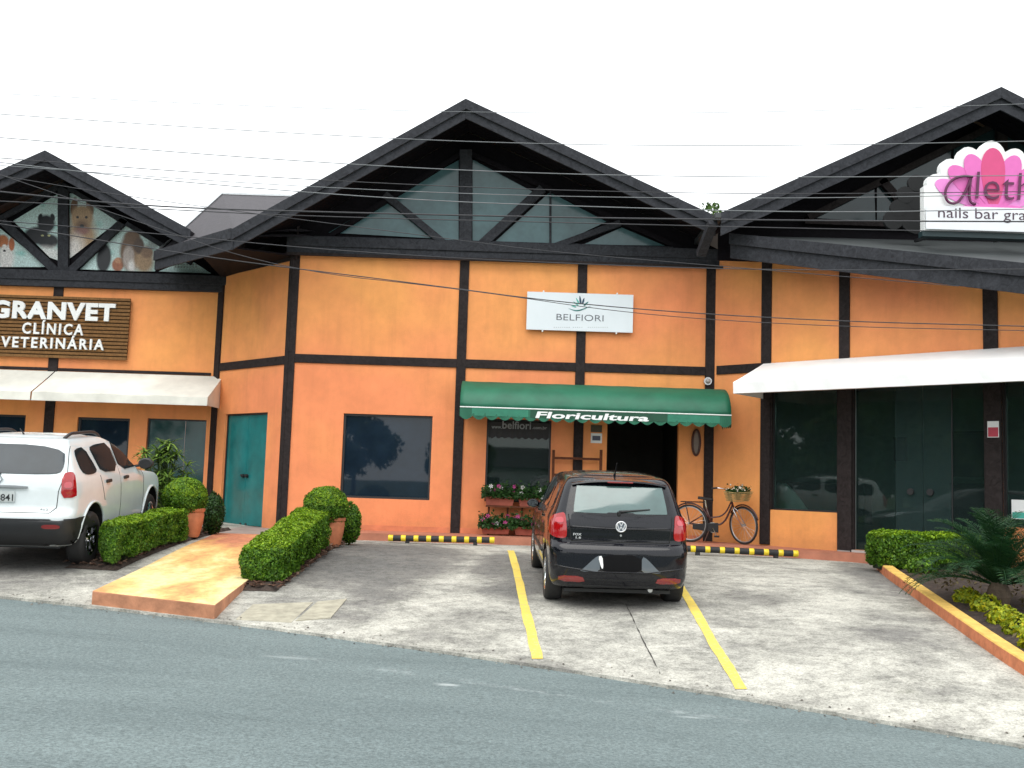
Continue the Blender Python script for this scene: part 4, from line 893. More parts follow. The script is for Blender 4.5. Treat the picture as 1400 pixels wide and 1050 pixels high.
# notices by the door
s0, s1_, z0, z1 = prect(WM, 808, 581, 823, 591, .03); nb = thing('notice_board', 'small dark notice above a white one between window and shop door', 'notice', WM.P(s0, z0, 0)); mb = MB(); WM.box(mb, s0, s1_, z0, z1, .002, .015); mb.build('panel', mat('olive_notice', (.08, .07, .04), .6), nb)
s0, s1_, z0, z1 = prect(WM, 808, 592, 823, 606, .03); nb = thing('notice', 'small white notice with dark picture beside the flower shop door', 'notice', WM.P(s0, z0, 0)); mb = MB(); WM.box(mb, s0, s1_, z0, z1, .002, .012); mb.build('sheet', M['white'], nb)
mb = MB(); WM.box(mb, s0+.03, s1_-.03, z0+.05, z1-.05, .012, .015); mb.build('picture', mat('dark_print', (.07, .08, .12), .5), nb)
# wall mounted oval plaque with dark rim
c_ = WM.px(952, 605, .05); ov = thing('oval_plaque', 'tall oval dark-rimmed plaque hanging beside the shop door', 'plaque', WM.P(c_[0], c_[1]-.25, 0))
mb = MB(); ring = [WM.P(c_[0]+.072*math.cos(t), c_[1]+.24*math.sin(t), .04) for t in lin(0, 2*math.pi, 28)]; mb.tube(ring, .022, 8, cap=False); mb.build('rim', mat('dark_red_rim', (.06, .02, .012), .4), ov)
mb = MB(); mb.prism([WM.P(c_[0]+.07*math.cos(t), c_[1]+.235*math.sin(t), .015) for t in lin(0, 2*math.pi, 28)[:-1]], WM.n*.015); mb.build('plate', mat('grey_brown_plate', (.20, .15, .12), .5), ov)
# round lamp on the corner post
c_ = WM.px(968, 521, .09); lp = thing('bulkhead_lamp', 'small round unlit white lamp on the dark corner post', 'lamp', WM.P(c_[0], c_[1], .05))
mb = MB(); P0 = WM.P(c_[0], c_[1], .04); mb.tube([P0, P0+WM.n*.05], .075, 16); mb.build('housing', M['steel'], lp)
mb = MB(); mb.lathe([(0, -.05), (.03, -.045), (.048, -.02), (.050, 0)], tuple(P0+WM.n*.05), 'y', 14); mb.build('lamp_glass', mat('frosted_grey_glass', (.35, .34, .33), .4), lp, smooth=True)
# stickers on the salon pillar and a notice on the glass
def card(Wl, px, m, d, name, label, cat, extra=None):
    s0, s1, z0, z1 = prect(Wl, *px, d); t = thing(name, label, cat, Wl.P(s0, z0, d)); mb = MB(); Wl.box(mb, s0, s1, z0, z1, d, d+.006); mb.build('sheet', m, t)
    if extra: mb = MB(); Wl.box(mb, s0+.01, s1-.01, z0+.01, z0+(z1-z0)*extra[0], d+.006, d+.009); mb.build('print', extra[1], t)
card(WB, (1350, 576, 1366, 598), M['white'], .062, 'sticker', 'red and white sticker on the dark pillar of the salon', 'sticker', (.62, mat('red_print', (.45, .04, .07), .5)))
card(WB, (1383, 683, 1402, 710), M['white'], -.075, 'poster', 'white notice with green print at the foot of the rightmost salon window', 'poster', (.35, mat('green_print', (.05, .35, .28), .5)))
# low rack on the wall by the door
rk = thing('wooden_rack', 'thin brown wooden rack standing against the wall behind the black car', 'rack', WM.P(4.5, .7, .15)); rm = timber('reddish_wood', (.10, .03, .012))
for xx in (757, 822):
    s, z = WM.px(xx, 615, .2); mb = MB(); WM.box(mb, s-.025, s+.025, .70, z, .16, .21); mb.build('upright', rm, rk)
sa = WM.px(757, 615, .2)[0]; sb = WM.px(822, 615, .2)[0]
for yy in (627, 650, 680):
    z = WM.px(790, yy, .2)[1]; mb = MB(); WM.box(mb, sa+.026, sb-.026, z-.022, z+.022, .165, .205); mb.build('crossbar', rm, rk)

# ================================================================== PLANTS
def shell_box(x0, x1, y0, y1, zf0, zf1, n, seed=0, round_=.11, bulge=.065):
    """points over a clipped hedge: slab whose base/top follow callables"""
    A = np.random.rand(n, 3); sx, sy = x1-x0, y1-y0; h = zf1((x0+x1)/2, (y0+y1)/2)-zf0((x0+x1)/2, (y0+y1)/2)
    ar = np.array([sx*sy, sx*h, sx*h, sy*h, sy*h]); k = np.random.choice(5, n, p=ar/ar.sum()); N = np.zeros((n, 3))
    A[k == 0, 2] = 1; N[k == 0, 2] = 1; A[k == 1, 1] = 0; N[k == 1, 1] = -1; A[k == 2, 1] = 1; N[k == 2, 1] = 1; A[k == 3, 0] = 0; N[k == 3, 0] = -1; A[k == 4, 0] = 1; N[k == 4, 0] = 1
    # round edges: pull corners in
    C = (A-.5)*2; e = np.array([sx, sy, h])/2; P = C*e
    inn = np.maximum(e-round_, 0); Q = np.clip(P, -inn, inn); D_ = P-Q; L = np.linalg.norm(D_, axis=1, keepdims=True); bot = (P[:, 2:3] < 0)
    D2 = np.where(L > round_, D_/np.maximum(L, 1e-6)*round_, D_); P = Q+D2; N = N*.6+D2/round_*.6
    X = P[:, 0]+(x0+x1)/2; Y = P[:, 1]+(y0+y1)/2; tt = (P[:, 2]+e[2])/(2*e[2])
    z0_ = np.array([zf0(a, b) for a, b in zip(X, Y)]); z1_ = np.array([zf1(a, b) for a, b in zip(X, Y)])
    W3 = np.stack([X, Y, z0_+tt*(z1_-z0_)], 1); N /= np.linalg.norm(N, axis=1, keepdims=True)+1e-6
    disp = fnoise(W3, 5.5, seed)*bulge + fnoise(W3, 15, seed+2)*bulge*.4
    side_ = np.clip(1-tt, 0, 1)*(N[:, 2] < .5)
    disp -= side_*bulge*.6*np.abs(fnoise(W3, 8, seed+5))*2
    return W3+N*disp[:, None]*np.where(N[:, 2:3] > .5, .45, 1), N
def hedge(name, label, x0, x1, y0, y1, f0, f1, n, size, m, seed, loc, skew=0):
    t = thing(name, label, 'hedge', loc)
    P, N = shell_box(x0, x1, y0, y1, f0, f1, n, seed); P2, N2 = shell_box(x0+.05, x1-.05, y0+.05, y1-.05, f0, lambda a, b: f1(a, b)-.05, n//2, seed)
    P = np.concatenate([P-N*np.random.uniform(0, .04, (len(P), 1)), P2]); N = np.concatenate([N, N2])
    P[:, 1] -= skew*(P[:, 0]-x0)*np.clip((y1-P[:, 1])/(y1-y0), 0, 1)*1.25; link(leaves(P, N, size, .6, .55), 'foliage', m, t)
    top = N[:, 2] > .45; Pt = P[top][:len(P)//4]+np.array([0, 0, .012]); link(leaves(Pt, N[top][:len(P)//4], size*.95, .6, .5), 'top_leaves', M['leaftop'], t)  # lighter, yellower leaf colour on the upward-facing leaves
    mb = MB(); nx, ny = 4, 10
    mb.hexa([(x0+.1, y0+.1, f0(x0, y0)), (x1-.1, y0+.1, f0(x1, y0)), (x1-.1, y1-.1, f0(x1, y1)), (x0+.1, y1-.1, f0(x0, y1)), (x0+.1, y0+.1, f1(x0, y0)-.12), (x1-.1, y0+.1, f1(x1, y0)-.12), (x1-.1, y1-.1, f1(x1, y1)-.12), (x0+.1, y1-.1, f1(x0, y1)-.12)])
    mb.build('inner_twigs', M['core'], t); return t
H1 = (-3.30, -2.70, 12.75, 15.9); H2 = (-5.36, -4.92, 13.55, 16.0)
hedge('clipped_hedge', 'clipped box hedge between the yellow ramp and the open parking bay', *H1, lambda x, y: zlot(x, y)+.03, lambda x, y: .80+(y-12.75)*.12, 36000, .0185, M['leaf'], 1, (-3, 14.4, .4))
hedge('clipped_hedge', 'clipped box hedge between the white car and the yellow ramp', *H2, lambda x, y: zlot(x, y)+.03, lambda x, y: 1.00+(y-13.45)*.05, 30000, .0185, M['leaf'], 2, (-5.3, 15, .5), .9)
hedge('clipped_hedge', 'low clipped hedge in front of the salon glass beside the cycad', 5.42, 7.0, 15.1, 15.7, lambda x, y: .58+.12*(1 if x > 5.9 else 0), lambda x, y: 1.13, 15000, .022, M['leaf'], 3, (6.1, 15.4, .6))
def ball(c, r, n, size, m, t, seed=0, name='foliage', squash=1.0, rough=.08, inner=True):
    v = np.random.normal(0, 1, (n, 3)); v /= np.linalg.norm(v, axis=1)[:, None]
    rr = r*(1+rough*fnoise(v*3, 1.6, seed)+rough*.5*fnoise(v*3, 4, seed+1))*np.random.uniform(.86, 1.02, n)
    P = np.array(c)+v*rr[:, None]*np.array([1, 1, squash]); o = link(leaves(P, v, size, .6, .5), name, m, t)
    if inner:
        bm = bmesh.new(); bmesh.ops.create_icosphere(bm, subdivisions=2, radius=r*.82); me = bpy.data.meshes.new('inner_twigs')
        for q in bm.verts: q.co.z *= squash; q.co += Vector(c)
        bm.to_mesh(me); bm.free(); link(me, 'inner_twigs', M['core'], t)
    return o
def potted_ball(x, y, label, r=.36, seed=0, px=0):
    z = zlot(x, y)+.03; t = thing('potted_topiary', label, 'potted plant', (x, y, z))
    xp = x+px; k = .86
    mb = MB(); mb.lathe([(a*k, b*k) for a, b in ((.001, 0), (.13, 0), (.155, .05), (.20, .25), (.215, .40), (.205, .46), (.225, .47), (.235, .52), (.205, .53), (.19, .50), (.18, .46), (.001, .45))], (xp, y, z), 'z', 28); mb.build('pot', M['terracotta'], t, smooth=True, sharp=40)
    zc = z+.40+r*.62
    mb = MB(); mb.tube([(xp, y, z+.36), (x, y, zc)], .03, 8); mb.build('trunk', M['bark'], t)
    ball((x, y, zc), r, 13000, .0175, M['leaf'], t, seed, squash=.92, rough=.06); v = np.random.normal(0, 1, (6000, 3)); v /= np.linalg.norm(v, axis=1)[:, None]; v = v[v[:, 2] > .1]; link(leaves(np.array((x, y, zc))+v*r*1.0*np.array([1, 1, .92]), v, .016, .6, .5), 'top_leaves', M['leaftop'], t); return t  # lighter, yellower leaves over the upper half of the globe
potted_ball(-2.93, 16.6, 'clipped globe bush in a terracotta pot near the big dark shop window', .355, 3, .13)
potted_ball(-5.14, 16.4, 'clipped globe bush in a terracotta pot beside the teal door ramp', .345, 5, .13)
for (x, y, lab) in ((-2.62, 17.2, 'small upright bush half hidden behind the globe bush under the dark window'), (-4.93, 17.3, 'small upright bush half hidden behind the globe bush nearest the teal door')):
    z = zlot(x, y); t = thing('upright_bush', lab, 'bush', (x, y, z)); ball((x, y, z+.36), .18, 3600, .02, M['leafd'] if x < -4 else M['leaf'], t, 8, squash=1.9, rough=.12)
    mb = MB(); mb.tube([(x, y, z), (x, y, z+.3)], .025, 7); mb.build('trunk', M['bark'], t)
# umbrella plant by the clinic's glass door
def strap_leaf(mb, c, dirv, L, W_, droop, n=4):
    dirv = Vector(dirv).normalized(); side_ = dirv.cross(Vector((0, 0, 1)))
    side_ = side_.normalized() if side_.length > .01 else Vector((1, 0, 0)); vs = []
    for i in range(n+1):
        t = i/n; p = Vector(c)+dirv*L*t+Vector((0, 0, -droop*t*t)); w_ = W_*math.sin(math.pi*(.12+.86*t))
        vs += [p-side_*w_/2+Vector((0, 0, .15*w_)), p+side_*w_/2+Vector((0, 0, .15*w_))]
    mb.add(vs, [(2*i, 2*i+1, 2*i+3, 2*i+2) for i in range(n)])
um = bpG(222, 698, zlot); um = Vector((-6.35, 19.0, zlot(-6.3, 19)))
t = thing('umbrella_plant', 'tall spiky green plant with radiating narrow leaves before the clinic glass door', 'plant', um)
mb = MB(); mbs = MB()
for k in range(80):
    a = random.uniform(0, 6.28); rr = random.uniform(0, .42); hh = random.uniform(.5, 1.6)-rr*.6; top = um+Vector((math.cos(a)*rr*1.15, math.sin(a)*rr, hh)); mbs.tube([um+Vector((math.cos(a)*rr*.3, math.sin(a)*rr*.3, 0)), (um+top)/2+Vector((0, 0, .05)), top], .008, 5)
    for j in range(17):
        b = random.uniform(0, 6.28); e = random.uniform(-.2, .75); strap_leaf(mb, top, (math.cos(b), math.sin(b), e), random.uniform(.20, .34), .036, random.uniform(.03, .12), 3)
mb.build('foliage', M['papy'], t, fix=False); mbs.build('stems', mat('green_stem', (.05, .09, .02), .6), t)
# cycad
cc = Vector((5.68, 11.95, 0)); cc.z = zlot(5.0, 12.4)+.1
t = thing('cycad_palm', 'low dark cycad palm with arching feathery fronds at the right edge', 'palm', cc)
mb = MB(); mb.lathe([(.10, -.05), (.13, .08), (.12, .16), (.08, .24), (.001, .25)], tuple(cc), 'z', 14); mb.build('trunk', M['bark'], t)
for k in range(110):
    a = k*2.399; q = (k*7 % 17)/17; e = -.10+1.35*q; L = random.uniform(.88, 1.22)*(1-.15*q); hd_ = Vector((math.cos(a), math.sin(a), 0)); base = cc+Vector((0, 0, .20))
    mb = MB(); pts = []
    for i in range(15):
        s = i/14; ee = e+.35-1.15*s*s; pts.append((pts[-1] if pts else base)+(hd_*math.cos(ee)+Vector((0, 0, math.sin(ee))))*L/14)
    mb.tube(pts, [.008*(1-.7*i/14) for i in range(15)], 4)
    for i in range(1, 40):
        s = i/40*14; j = int(s); p = pts[j].lerp(pts[min(j+1, 14)], s-j); tg = (pts[min(j+1, 14)]-pts[j]).normalized() if j < 14 else (pts[14]-pts[13]).normalized(); sd_ = tg.cross(Vector((0, 0, 1))).normalized(); ll = .15*math.sin(math.pi*(.10+.84*i/40))+.02
        for sg_ in (-1, 1): dv = (sd_*sg_+tg*random.uniform(.4, .8)+Vector((0, 0, random.uniform(.05, .5)))).normalized(); mb.add([p, p+dv*ll*.5+tg*.006, p+dv*ll-Vector((0, 0, .015)), p+dv*ll*.5-tg*.006], [(0,1,2,3)])
    mb.build('frond', M['palm'], t, fix=False)
# golden dwarf shrubs inside the kerb
gpx = [(1240, 792, .20, 'leaf'), (1297, 832, .15, 'leafy'), (1322, 845, .16, 'leafy'), (1344, 862, .16, 'leafy'), (1368, 878, .17, 'leafy'), (1392, 897, .18, 'leafy'), (1425, 915, .18, 'leafy')]
labs = ['small green shrub in the kerbed bed just in front of the low hedge', 'smallest golden shrub, first of the yellow row after a gap of bare soil', 'golden dwarf shrub, second of the yellow row behind the kerb', 'golden dwarf shrub, third of the yellow row behind the kerb', 'golden dwarf shrub, fourth of the yellow row behind the kerb', 'golden dwarf shrub, fifth of the yellow row, nearly at the photo edge', 'golden dwarf shrub, last of the yellow row at the photo edge']
for i, (x, y, r, mm) in enumerate(gpx):
    p = bpG(x, y, zlot); p.x += .22; t = thing('dwarf_shrub', labs[i], 'shrub', p, 'low shrubs behind the painted kerb')
    ball((p.x, p.y, p.z+r*.75), r, 1300, .026, M[mm], t, i, squash=.85, rough=.22)
    mb = MB(); mb.tube([(p.x, p.y, p.z), (p.x, p.y, p.z+r*.5)], .015, 6); mb.build('stem', M['bark'], t)
# ground cover and dry stems in the bed
pts = []; 
for k in range(1300): 
    y = random.uniform(9.5, 15); xk = np.interp(y, [p[1] for p in kps[::-1]], [p[0] for p in kps[::-1]])+.3; x = random.uniform(xk, xk+3); pts.append((x, y, zlot(x, y)+.13))
g_ = link(leaves(np.array(pts)*1.0, np.tile([0, 0, 1.], (len(pts), 1)), .035, .5, .7), 'leaf_litter', leafmat('dry_leaf', (.05, .035, .02), (.10, .08, .03)), None)
tag(g_, 'dead leaves scattered over the soil round the cycad', 'leaf litter', kind='stuff')
# flower boxes under the florist window
def flowerbox(xa, ya, xb, yb, d0, d1, label, m, fl, seed, group):
    s0, s1, z0, z1 = prect(WM, xa, ya, xb, yb, d1); t = thing('flower_box', label, 'flower box', WM.P((s0+s1)/2, z0, (d0+d1)/2), group)
    a = .03; P = [WM.P(s0+a, z0, d1-a), WM.P(s1-a, z0, d1-a), WM.P(s1-a, z0, d0+a), WM.P(s0+a, z0, d0+a), WM.P(s0, z1, d1), WM.P(s1, z1, d1), WM.P(s1, z1, d0), WM.P(s0, z1, d0)]
    mb = MB(); mb.hexa(P); mb.build('box', m, t, bevel=.006); mb = MB(); WM.box(mb, s0-.012, s1+.012, z1-.035, z1+.004, d0-.01, d1+.012); mb.build('rim', m, t, bevel=.006)
    rg = np.random.RandomState(seed); n = 900; P = []
    for k in range(n): s = rg.uniform(s0-.06, s1+.06); dd = rg.uniform(d0-.02, d1+.08); hh = abs(rg.normal(0, .10)); p = WM.P(s, z1+hh*(1 if fl else .8)-.03*(dd > d1), dd); P.append(tuple(p))
    P = np.array(P); link(leaves(P, np.tile([0, -.5, .8], (n, 1)), .034, .65, .8), 'foliage', M['leafd'], t)
    for k, (mm, cnt) in enumerate((('pink', fl[0]), ('wflower', fl[1]))):
        for q in range(cnt):
            c = WM.P(rg.uniform(s0, s1), z1+rg.uniform(.05, .20), rg.uniform(d0+.03, d1+.06)); mb = MB()
            for e in range(6):
                a_ = e*1.047; b_ = a_+.6; rr = .032; ax = Vector((math.cos(a_), -.25, math.sin(a_)))*rr; bx = Vector((math.cos(b_), -.25, math.sin(b_)))*rr; mb.add([c, c+ax, c+(ax+bx)*.75, c+bx], [(0,1,2,3)])
            mb.build('blossom', M[mm], t, fix=False)
    return t
flowerbox(663, 679, 703, 692, .12, .34, 'left upper terracotta flower box on the sill stand with pink and white blossoms', M['terr2'], (4, 3), 1, 'flower boxes under the florist window')
flowerbox(709, 681, 748, 695, .12, .34, 'right upper terracotta flower box next to the black car', M['terr2'], (1, 3), 2, 'flower boxes under the florist window')
flowerbox(658, 720, 697, 731, .20, .46, 'left lower terracotta flower box on the pavement full of dark leaves', M['terr2'], (5, 1), 3, 'flower boxes under the florist window')
flowerbox(703, 720, 742, 733, .20, .46, 'right lower terracotta flower box on the pavement with pink blossoms', M['terr2'], (7, 1), 4, 'flower boxes under the florist window')
bs = thing('box_stand', 'thin brown stand carrying the two upper flower boxes', 'stand', WM.P(3.6, .7, .2))
zst = prect(WM, 663, 679, 703, 692, .34)[2]
for xx in (668, 694, 714, 743):
    s = WM.px(xx, 700, .3)[0]; mb = MB(); WM.box(mb, s-.018, s+.018, .70, zst-.03, .14, .18); mb.build('leg', rm, bs)
sa, sb = WM.px(664, 700, .3)[0], WM.px(747, 700, .3)[0]; mb = MB(); WM.box(mb, sa, sb, zst-.029, zst-.002, .12, .33); mb.build('shelf', rm, bs)
# plants standing inside the florist window and doorway
for i, (x, y, r, lab) in enumerate(((-.15, 19.95, .30, 'leafy plant inside the florist window on the left'), (.55, 20.0, .34, 'leafy plant inside the florist window on the right'))):
    t = thing('indoor_plant', lab, 'plant', (x, y, .69)); mb = MB(); mb.lathe([(.001, 0), (.12, 0), (.16, .35), (.001, .33)], (x, y, .69), 'z', 16); mb.build('pot', M['terr2'], t, smooth=True)
    ball((x, y, 1.35), r, 1200, .05, M['leafm'], t, i, squash=1.1, rough=.35, inner=False); mb = MB(); mb.tube([(x, y, 1.0), (x, y, 1.4)], .02, 6); mb.build('trunk', M['bark'], t)
# salon armchair and counter seen through the glass
ac = WB.P(1.35, .735, -.9); t = thing('armchair', 'pale round-backed armchair behind the left salon window', 'armchair', ac); wm = mat('pale_upholstery', (.55, .62, .64), .6)
mb = MB(); vs = []; 
for i in range(17):
    a = math.pi*(i/16)+.5; hh = .95*math.sin(math.pi*(.12+.76*i/16))+.15
    for rr in (.42, .34): 
        for z in (.1, hh): vs.append(ac+WB.u*math.cos(a)*rr-WB.n*math.sin(a)*rr*-1+Vector((0, 0, z)))
fs = []
for i in range(16):
    k = i*4; fs += [(k, k+4, k+5, k+1), (k+2, k+3, k+7, k+6), (k+1, k+5, k+7, k+3)]
mb.add(vs, fs); mb.build('backrest', wm, t, smooth=True, sharp=40); mb = MB(); mb.lathe([(.001, .15), (.33, .15), (.34, .42), (.30, .46), (.001, .46)], tuple(ac), 'z', 20); mb.build('seat', wm, t, smooth=True, sharp=40)
for k in range(4):
    a = .78+k*1.57; q = ac+Vector((math.cos(a)*.22, math.sin(a)*.22, 0)); mb = MB(); mb.tube([q, q+Vector((0, 0, .15))], .015, 6); mb.build('leg', M['steel'], t)
def inside_box(px, d0, d1, name, label, cat, m):
    a = WB.px(px[0], px[3], d1); b = WB.px(px[2], px[1], d1); t = thing(name, label, cat, WB.P(a[0], max(a[1], .735), d1)); mb = MB(); WB.box(mb, a[0], b[0], max(a[1], .736), b[1], d0, d1); mb.build('carcass', m, t, bevel=.01)
    mb = MB(); WB.box(mb, a[0]-.01, b[0]+.01, b[1], b[1]+.03, d0, d1+.02); mb.build('top', M['blackp'], t)
dkw = mat('black_lacquer', (.006, .007, .008), .3)
inside_box((1070, 663, 1150, 760), -1.9, -1.45, 'low_cabinet', 'low black cabinet behind the left salon window', 'cabinet', dkw)
inside_box((1303, 592, 1345, 652), -1.5, -1.35, 'wall_screen', 'large black screen standing behind the salon glass left of the pillar', 'screen', dkw)
inside_box((1300, 664, 1346, 760), -1.5, -1.1, 'drawer_unit', 'black drawer unit below the black screen in the salon', 'cabinet', dkw)
inside_box((1166, 664, 1182, 716), -1.2, -.9, 'stool', 'small dark block stool just inside the tall salon glass', 'stool', dkw)
inside_box((1222, 600, 1238, 630), -3.3, -3.2, 'wall_picture', 'small dark picture on the back wall of the salon', 'picture', dkw)
cn = WB.P(4.7, .735, -2.6); t = thing('reception_counter', 'grey reception counter deep inside the salon', 'counter', cn)
mb = MB(); WB.box(mb, 3.9, 5.7, .736, 1.75, -3.0, -2.3); mb.build('body', mat('grey_laminate', (.22, .25, .27), .4), t, bevel=.01); mb = MB(); WB.box(mb, 3.85, 5.75, 1.75, 1.80, -3.05, -2.25); mb.build('top', M['blackp'], t)

# ================================================================== WHEEL STOPS
def wheelstop(pa, pb, label):
    a, b = Vector(pa), Vector(pb); mid = (a+b)/2; t = thing('wheel_stop', label, 'wheel stop', (mid.x, mid.y, zlot(mid.x, mid.y)), 'wheel stops at the head of the bays')
    d = (b-a).normalized(); L = (b-a).length; n = 9; w_ = .085
    mb = MB(); mb.tube([a+d*.06, b-d*.06], .052, 16); mb.build('tube', M['black'], t, smooth=True, sharp=40)
    for k in range(n):
        c = a+d*(w_/2+(L-w_)*k/(n-1)); r_ = .055; mb = MB(); pr_ = [c-d*w_/2, c-d*(w_/2-.006), c+d*(w_/2-.006), c+d*w_/2]; mb.tube(pr_, [r_-.004, r_, r_, r_-.004], 16); mb.build('yellow_band', M['yellow2'], t, smooth=True, sharp=40)
    for f_ in (.18, .82):
        c = a.lerp(b, f_); mb = MB(); mb.box(c.x-.035, c.x+.035, c.y-.03, c.y+.04, zlot(c.x, c.y)-.01, c.z-.03); mb.build('foot', M['black'], t)
wheelstop((bpY(531, 735.5, 18.0)), (bpY(676, 738.5, 18.0)), 'yellow and black tubular wheel stop at the empty bay left of the car')
wheelstop((bpY(924, 749.5, 17.35)), (bpY(1091, 757, 17.25)), 'yellow and black tubular wheel stop in front of the bicycle')

# ================================================================== BICYCLE
rearc = bpY(943, 715.5, 18.86); frontc = bpY(1016.5, 720, 18.62)
rearc.z = .70+.345; frontc.z = .70+.345
bk = thing('bicycle', 'maroon step-through city bicycle with flower basket leaning by the corner post', 'bicycle', (rearc.x, rearc.y, .70), local=True)
bdir = (frontc-rearc); bdir.z = 0; Lb = bdir.length; bk.rotation_euler = (R(5), 0, math.atan2(bdir.y, bdir.x))
maroon = mat('maroon_frame_paint', (.045, .008, .010), .3, coat=.5); RW = .345
def wheel_part(name, c, yaw, parent):
    Mx = Matrix.Translation(c) @ Matrix.Rotation(yaw, 4, 'Z')
    def ringm(r, tr, n=40, k=8):
        mb = MB(); P = [Vector((r*math.cos(a), 0, r*math.sin(a))) for a in lin(0, 2*math.pi, n)]; mb.tube(P, tr, k, cap=False); mb.v = [tuple(Mx@Vector(v)) for v in mb.v]; return mb
    ty = ringm(RW-.019, .019).build(name, M['black'], parent, smooth=True)
    ringm(RW-.045, .010).build('rim', M['steel'], ty, smooth=True)
    mb = MB(); mb.tube([Mx@Vector((0, -.045, 0)), Mx@Vector((0, .045, 0))], .022, 8); mb.build('hub', M['steel'], ty)
    mb = MB()
    for k in range(24): a = k*math.pi/12; mb.tube([Mx@Vector((.02*math.cos(a+.5), .03*(-1)**k, .02*math.sin(a+.5))), Mx@Vector(((RW-.05)*math.cos(a), 0, (RW-.05)*math.sin(a)))], .0016, 3, cap=False)
    o = mb.build('spokes', M['steel'], ty); o['kind'] = 'stuff'
    mb = MB(); P = [Mx@Vector(((RW+.022)*math.cos(a), 0, (RW+.022)*math.sin(a))) for a in lin(.35, 2.6, 20)]; mb.tube(P, .014, 6); mb.build('mudguard', maroon, parent, smooth=True)
STE = R(-42)
wheel_part('rear_wheel', Vector((0, 0, RW)), R(-14), bk); wheel_part('front_wheel', Vector((Lb, 0, RW)), STE, bk)
bb = Vector((.42, 0, .29)); hb = Vector((Lb-.20, 0, .70)); st = Vector((.30, 0, .62)); ht = Vector((Lb-.235, 0, .86))
for nm, pts, r_ in (('down_tube', smooth_path([tuple(bb+Vector((.0, 0, .03))), (.62, 0, .36), tuple(hb)]), .017), ('top_tube', smooth_path([(.37, 0, .46), (.62, 0, .50), tuple(hb+Vector((-.01, 0, .08)))]), .014), ('seat_tube', [tuple(bb), tuple(st)], .016), ('seat_stay', [(0, .05, RW), tuple(st-Vector((.0, -.01, .08)))], .009), ('seat_stay', [(0, -.05, RW), tuple(st-Vector((.0, .01, .08)))], .009), ('chain_stay', [(0, .05, RW), tuple(bb)], .010), ('chain_stay', [(0, -.05, RW), tuple(bb)], .010), ('head_tube', [tuple(hb-Vector((-.015, 0, .03))), tuple(ht)], .020)):
    mb = MB(); mb.tube(pts, r_, 8); mb.build(nm, maroon, bk, smooth=True)
for s in (-.05, .05):
    mb = MB(); mb.tube([(Lb+s*math.sin(-STE), s*math.cos(STE), RW), (Lb-.14+s*math.sin(-STE), s*math.cos(STE), .60), tuple(hb-Vector((-.015, 0, .03)))], .011, 6); mb.build('fork_blade', M['chrome'], bk, smooth=True)
mb = MB(); mb.tube([tuple(st), (.275, 0, .78)], .013, 8); mb.build('seat_post', M['chrome'], bk)
mb = MB(); vs = []
for i in range(9):
    t_ = i/8; x = .15+.27*t_; hw = .085*(1-t_)**.7+.02; z = .80+.015*math.cos(t_*3)
    for a in lin(0, 2*math.pi, 10)[:-1]: vs.append((x, hw*math.cos(a), z+.025*math.sin(a)))
mb.add(vs, [(i*10+j, i*10+(j+1) % 10, (i+1)*10+(j+1) % 10, (i+1)*10+j) for i in range(8) for j in range(10)]+[tuple(range(10)), tuple(range(80, 90))]); mb.build('saddle', M['black'], bk, smooth=True)
mb = MB(); mb.tube([(bb.x, -.05, bb.z), (bb.x, -.056, bb.z)], .095, 20); mb.build('chainring', M['chrome'], bk)
mb = MB(); mb.hexa([(bb.x-.36, -.062, bb.z-.04), (bb.x+.1, -.062, bb.z-.09), (bb.x+.1, -.075, bb.z-.09), (bb.x-.36, -.075, bb.z-.04), (bb.x-.36, -.062, bb.z+.05), (bb.x+.1, -.062, bb.z+.09), (bb.x+.1, -.075, bb.z+.09), (bb.x-.36, -.075, bb.z+.05)]); mb.build('chain_guard', M['blackp'], bk, bevel=.01)
for s, a in ((-.09, -1.1), (.09, 2.04)):
    e = bb+Vector((.165*math.cos(a), s, .165*math.sin(a))); mb = MB(); mb.tube([bb+Vector((0, s, 0)), e], .010, 6); cr = mb.build('crank', M['chrome'], bk); mb = MB(); mb.box(e.x-.045, e.x+.045, min(e.y, e.y+s), max(e.y, e.y+s), e.z-.012, e.z+.012); mb.build('pedal', M['blackp'], cr)
mb = MB(); 
for s in (-.05, .05): mb.tube([(-.16, s, .735), (.26, s, .735)], .006, 5)
for x in lin(-.16, .26, 4): mb.tube([(x, -.05, .735), (x, .05, .735)], .006, 5)
for s in (-.05, .05): mb.tube([(0, s, RW), (-.08, s, .735)], .005, 5)
o = mb.build('rack', M['blackp'], bk)
cs, sn = math.cos(STE), math.sin(STE)
def hbp(u, v, z): return (ht.x+u*cs-v*sn, u*sn+v*cs, z)
mb = MB(); mb.tube([tuple(ht), hbp(.0, 0, .98)], .012, 8); mb.build('stem', M['chrome'], bk)
mb = MB(); mb.tube(smooth_path([hbp(-.16, -.29, 1.00), hbp(-.05, -.24, 1.02), hbp(.03, -.08, .98), hbp(.03, .08, .98), hbp(-.05, .24, 1.02), hbp(-.16, .29, 1.00)]), .011, 8); mb.build('handlebar', M['chrome'], bk, smooth=True)
for s in (-1, 1):
    mb = MB(); mb.tube([hbp(-.17, .295*s, 1.00), hbp(-.07, .25*s, 1.018)], .017, 8); mb.build('grip', M['black'], bk)
bkm = timber('wicker', (.33, .24, .10), 3)
mb = MB()
for j in range(7):
    z = .80+j*.026; e = .0+j*.008
    P = [hbp(.06-e*.3, -.16-e, z), hbp(.30+e, -.16-e, z), hbp(.30+e, .16+e, z), hbp(.06-e*.3, .16+e, z), hbp(.06-e*.3, -.16-e, z)]; mb.tube(P, .008, 5)
o = mb.build('basket', bkm, bk)
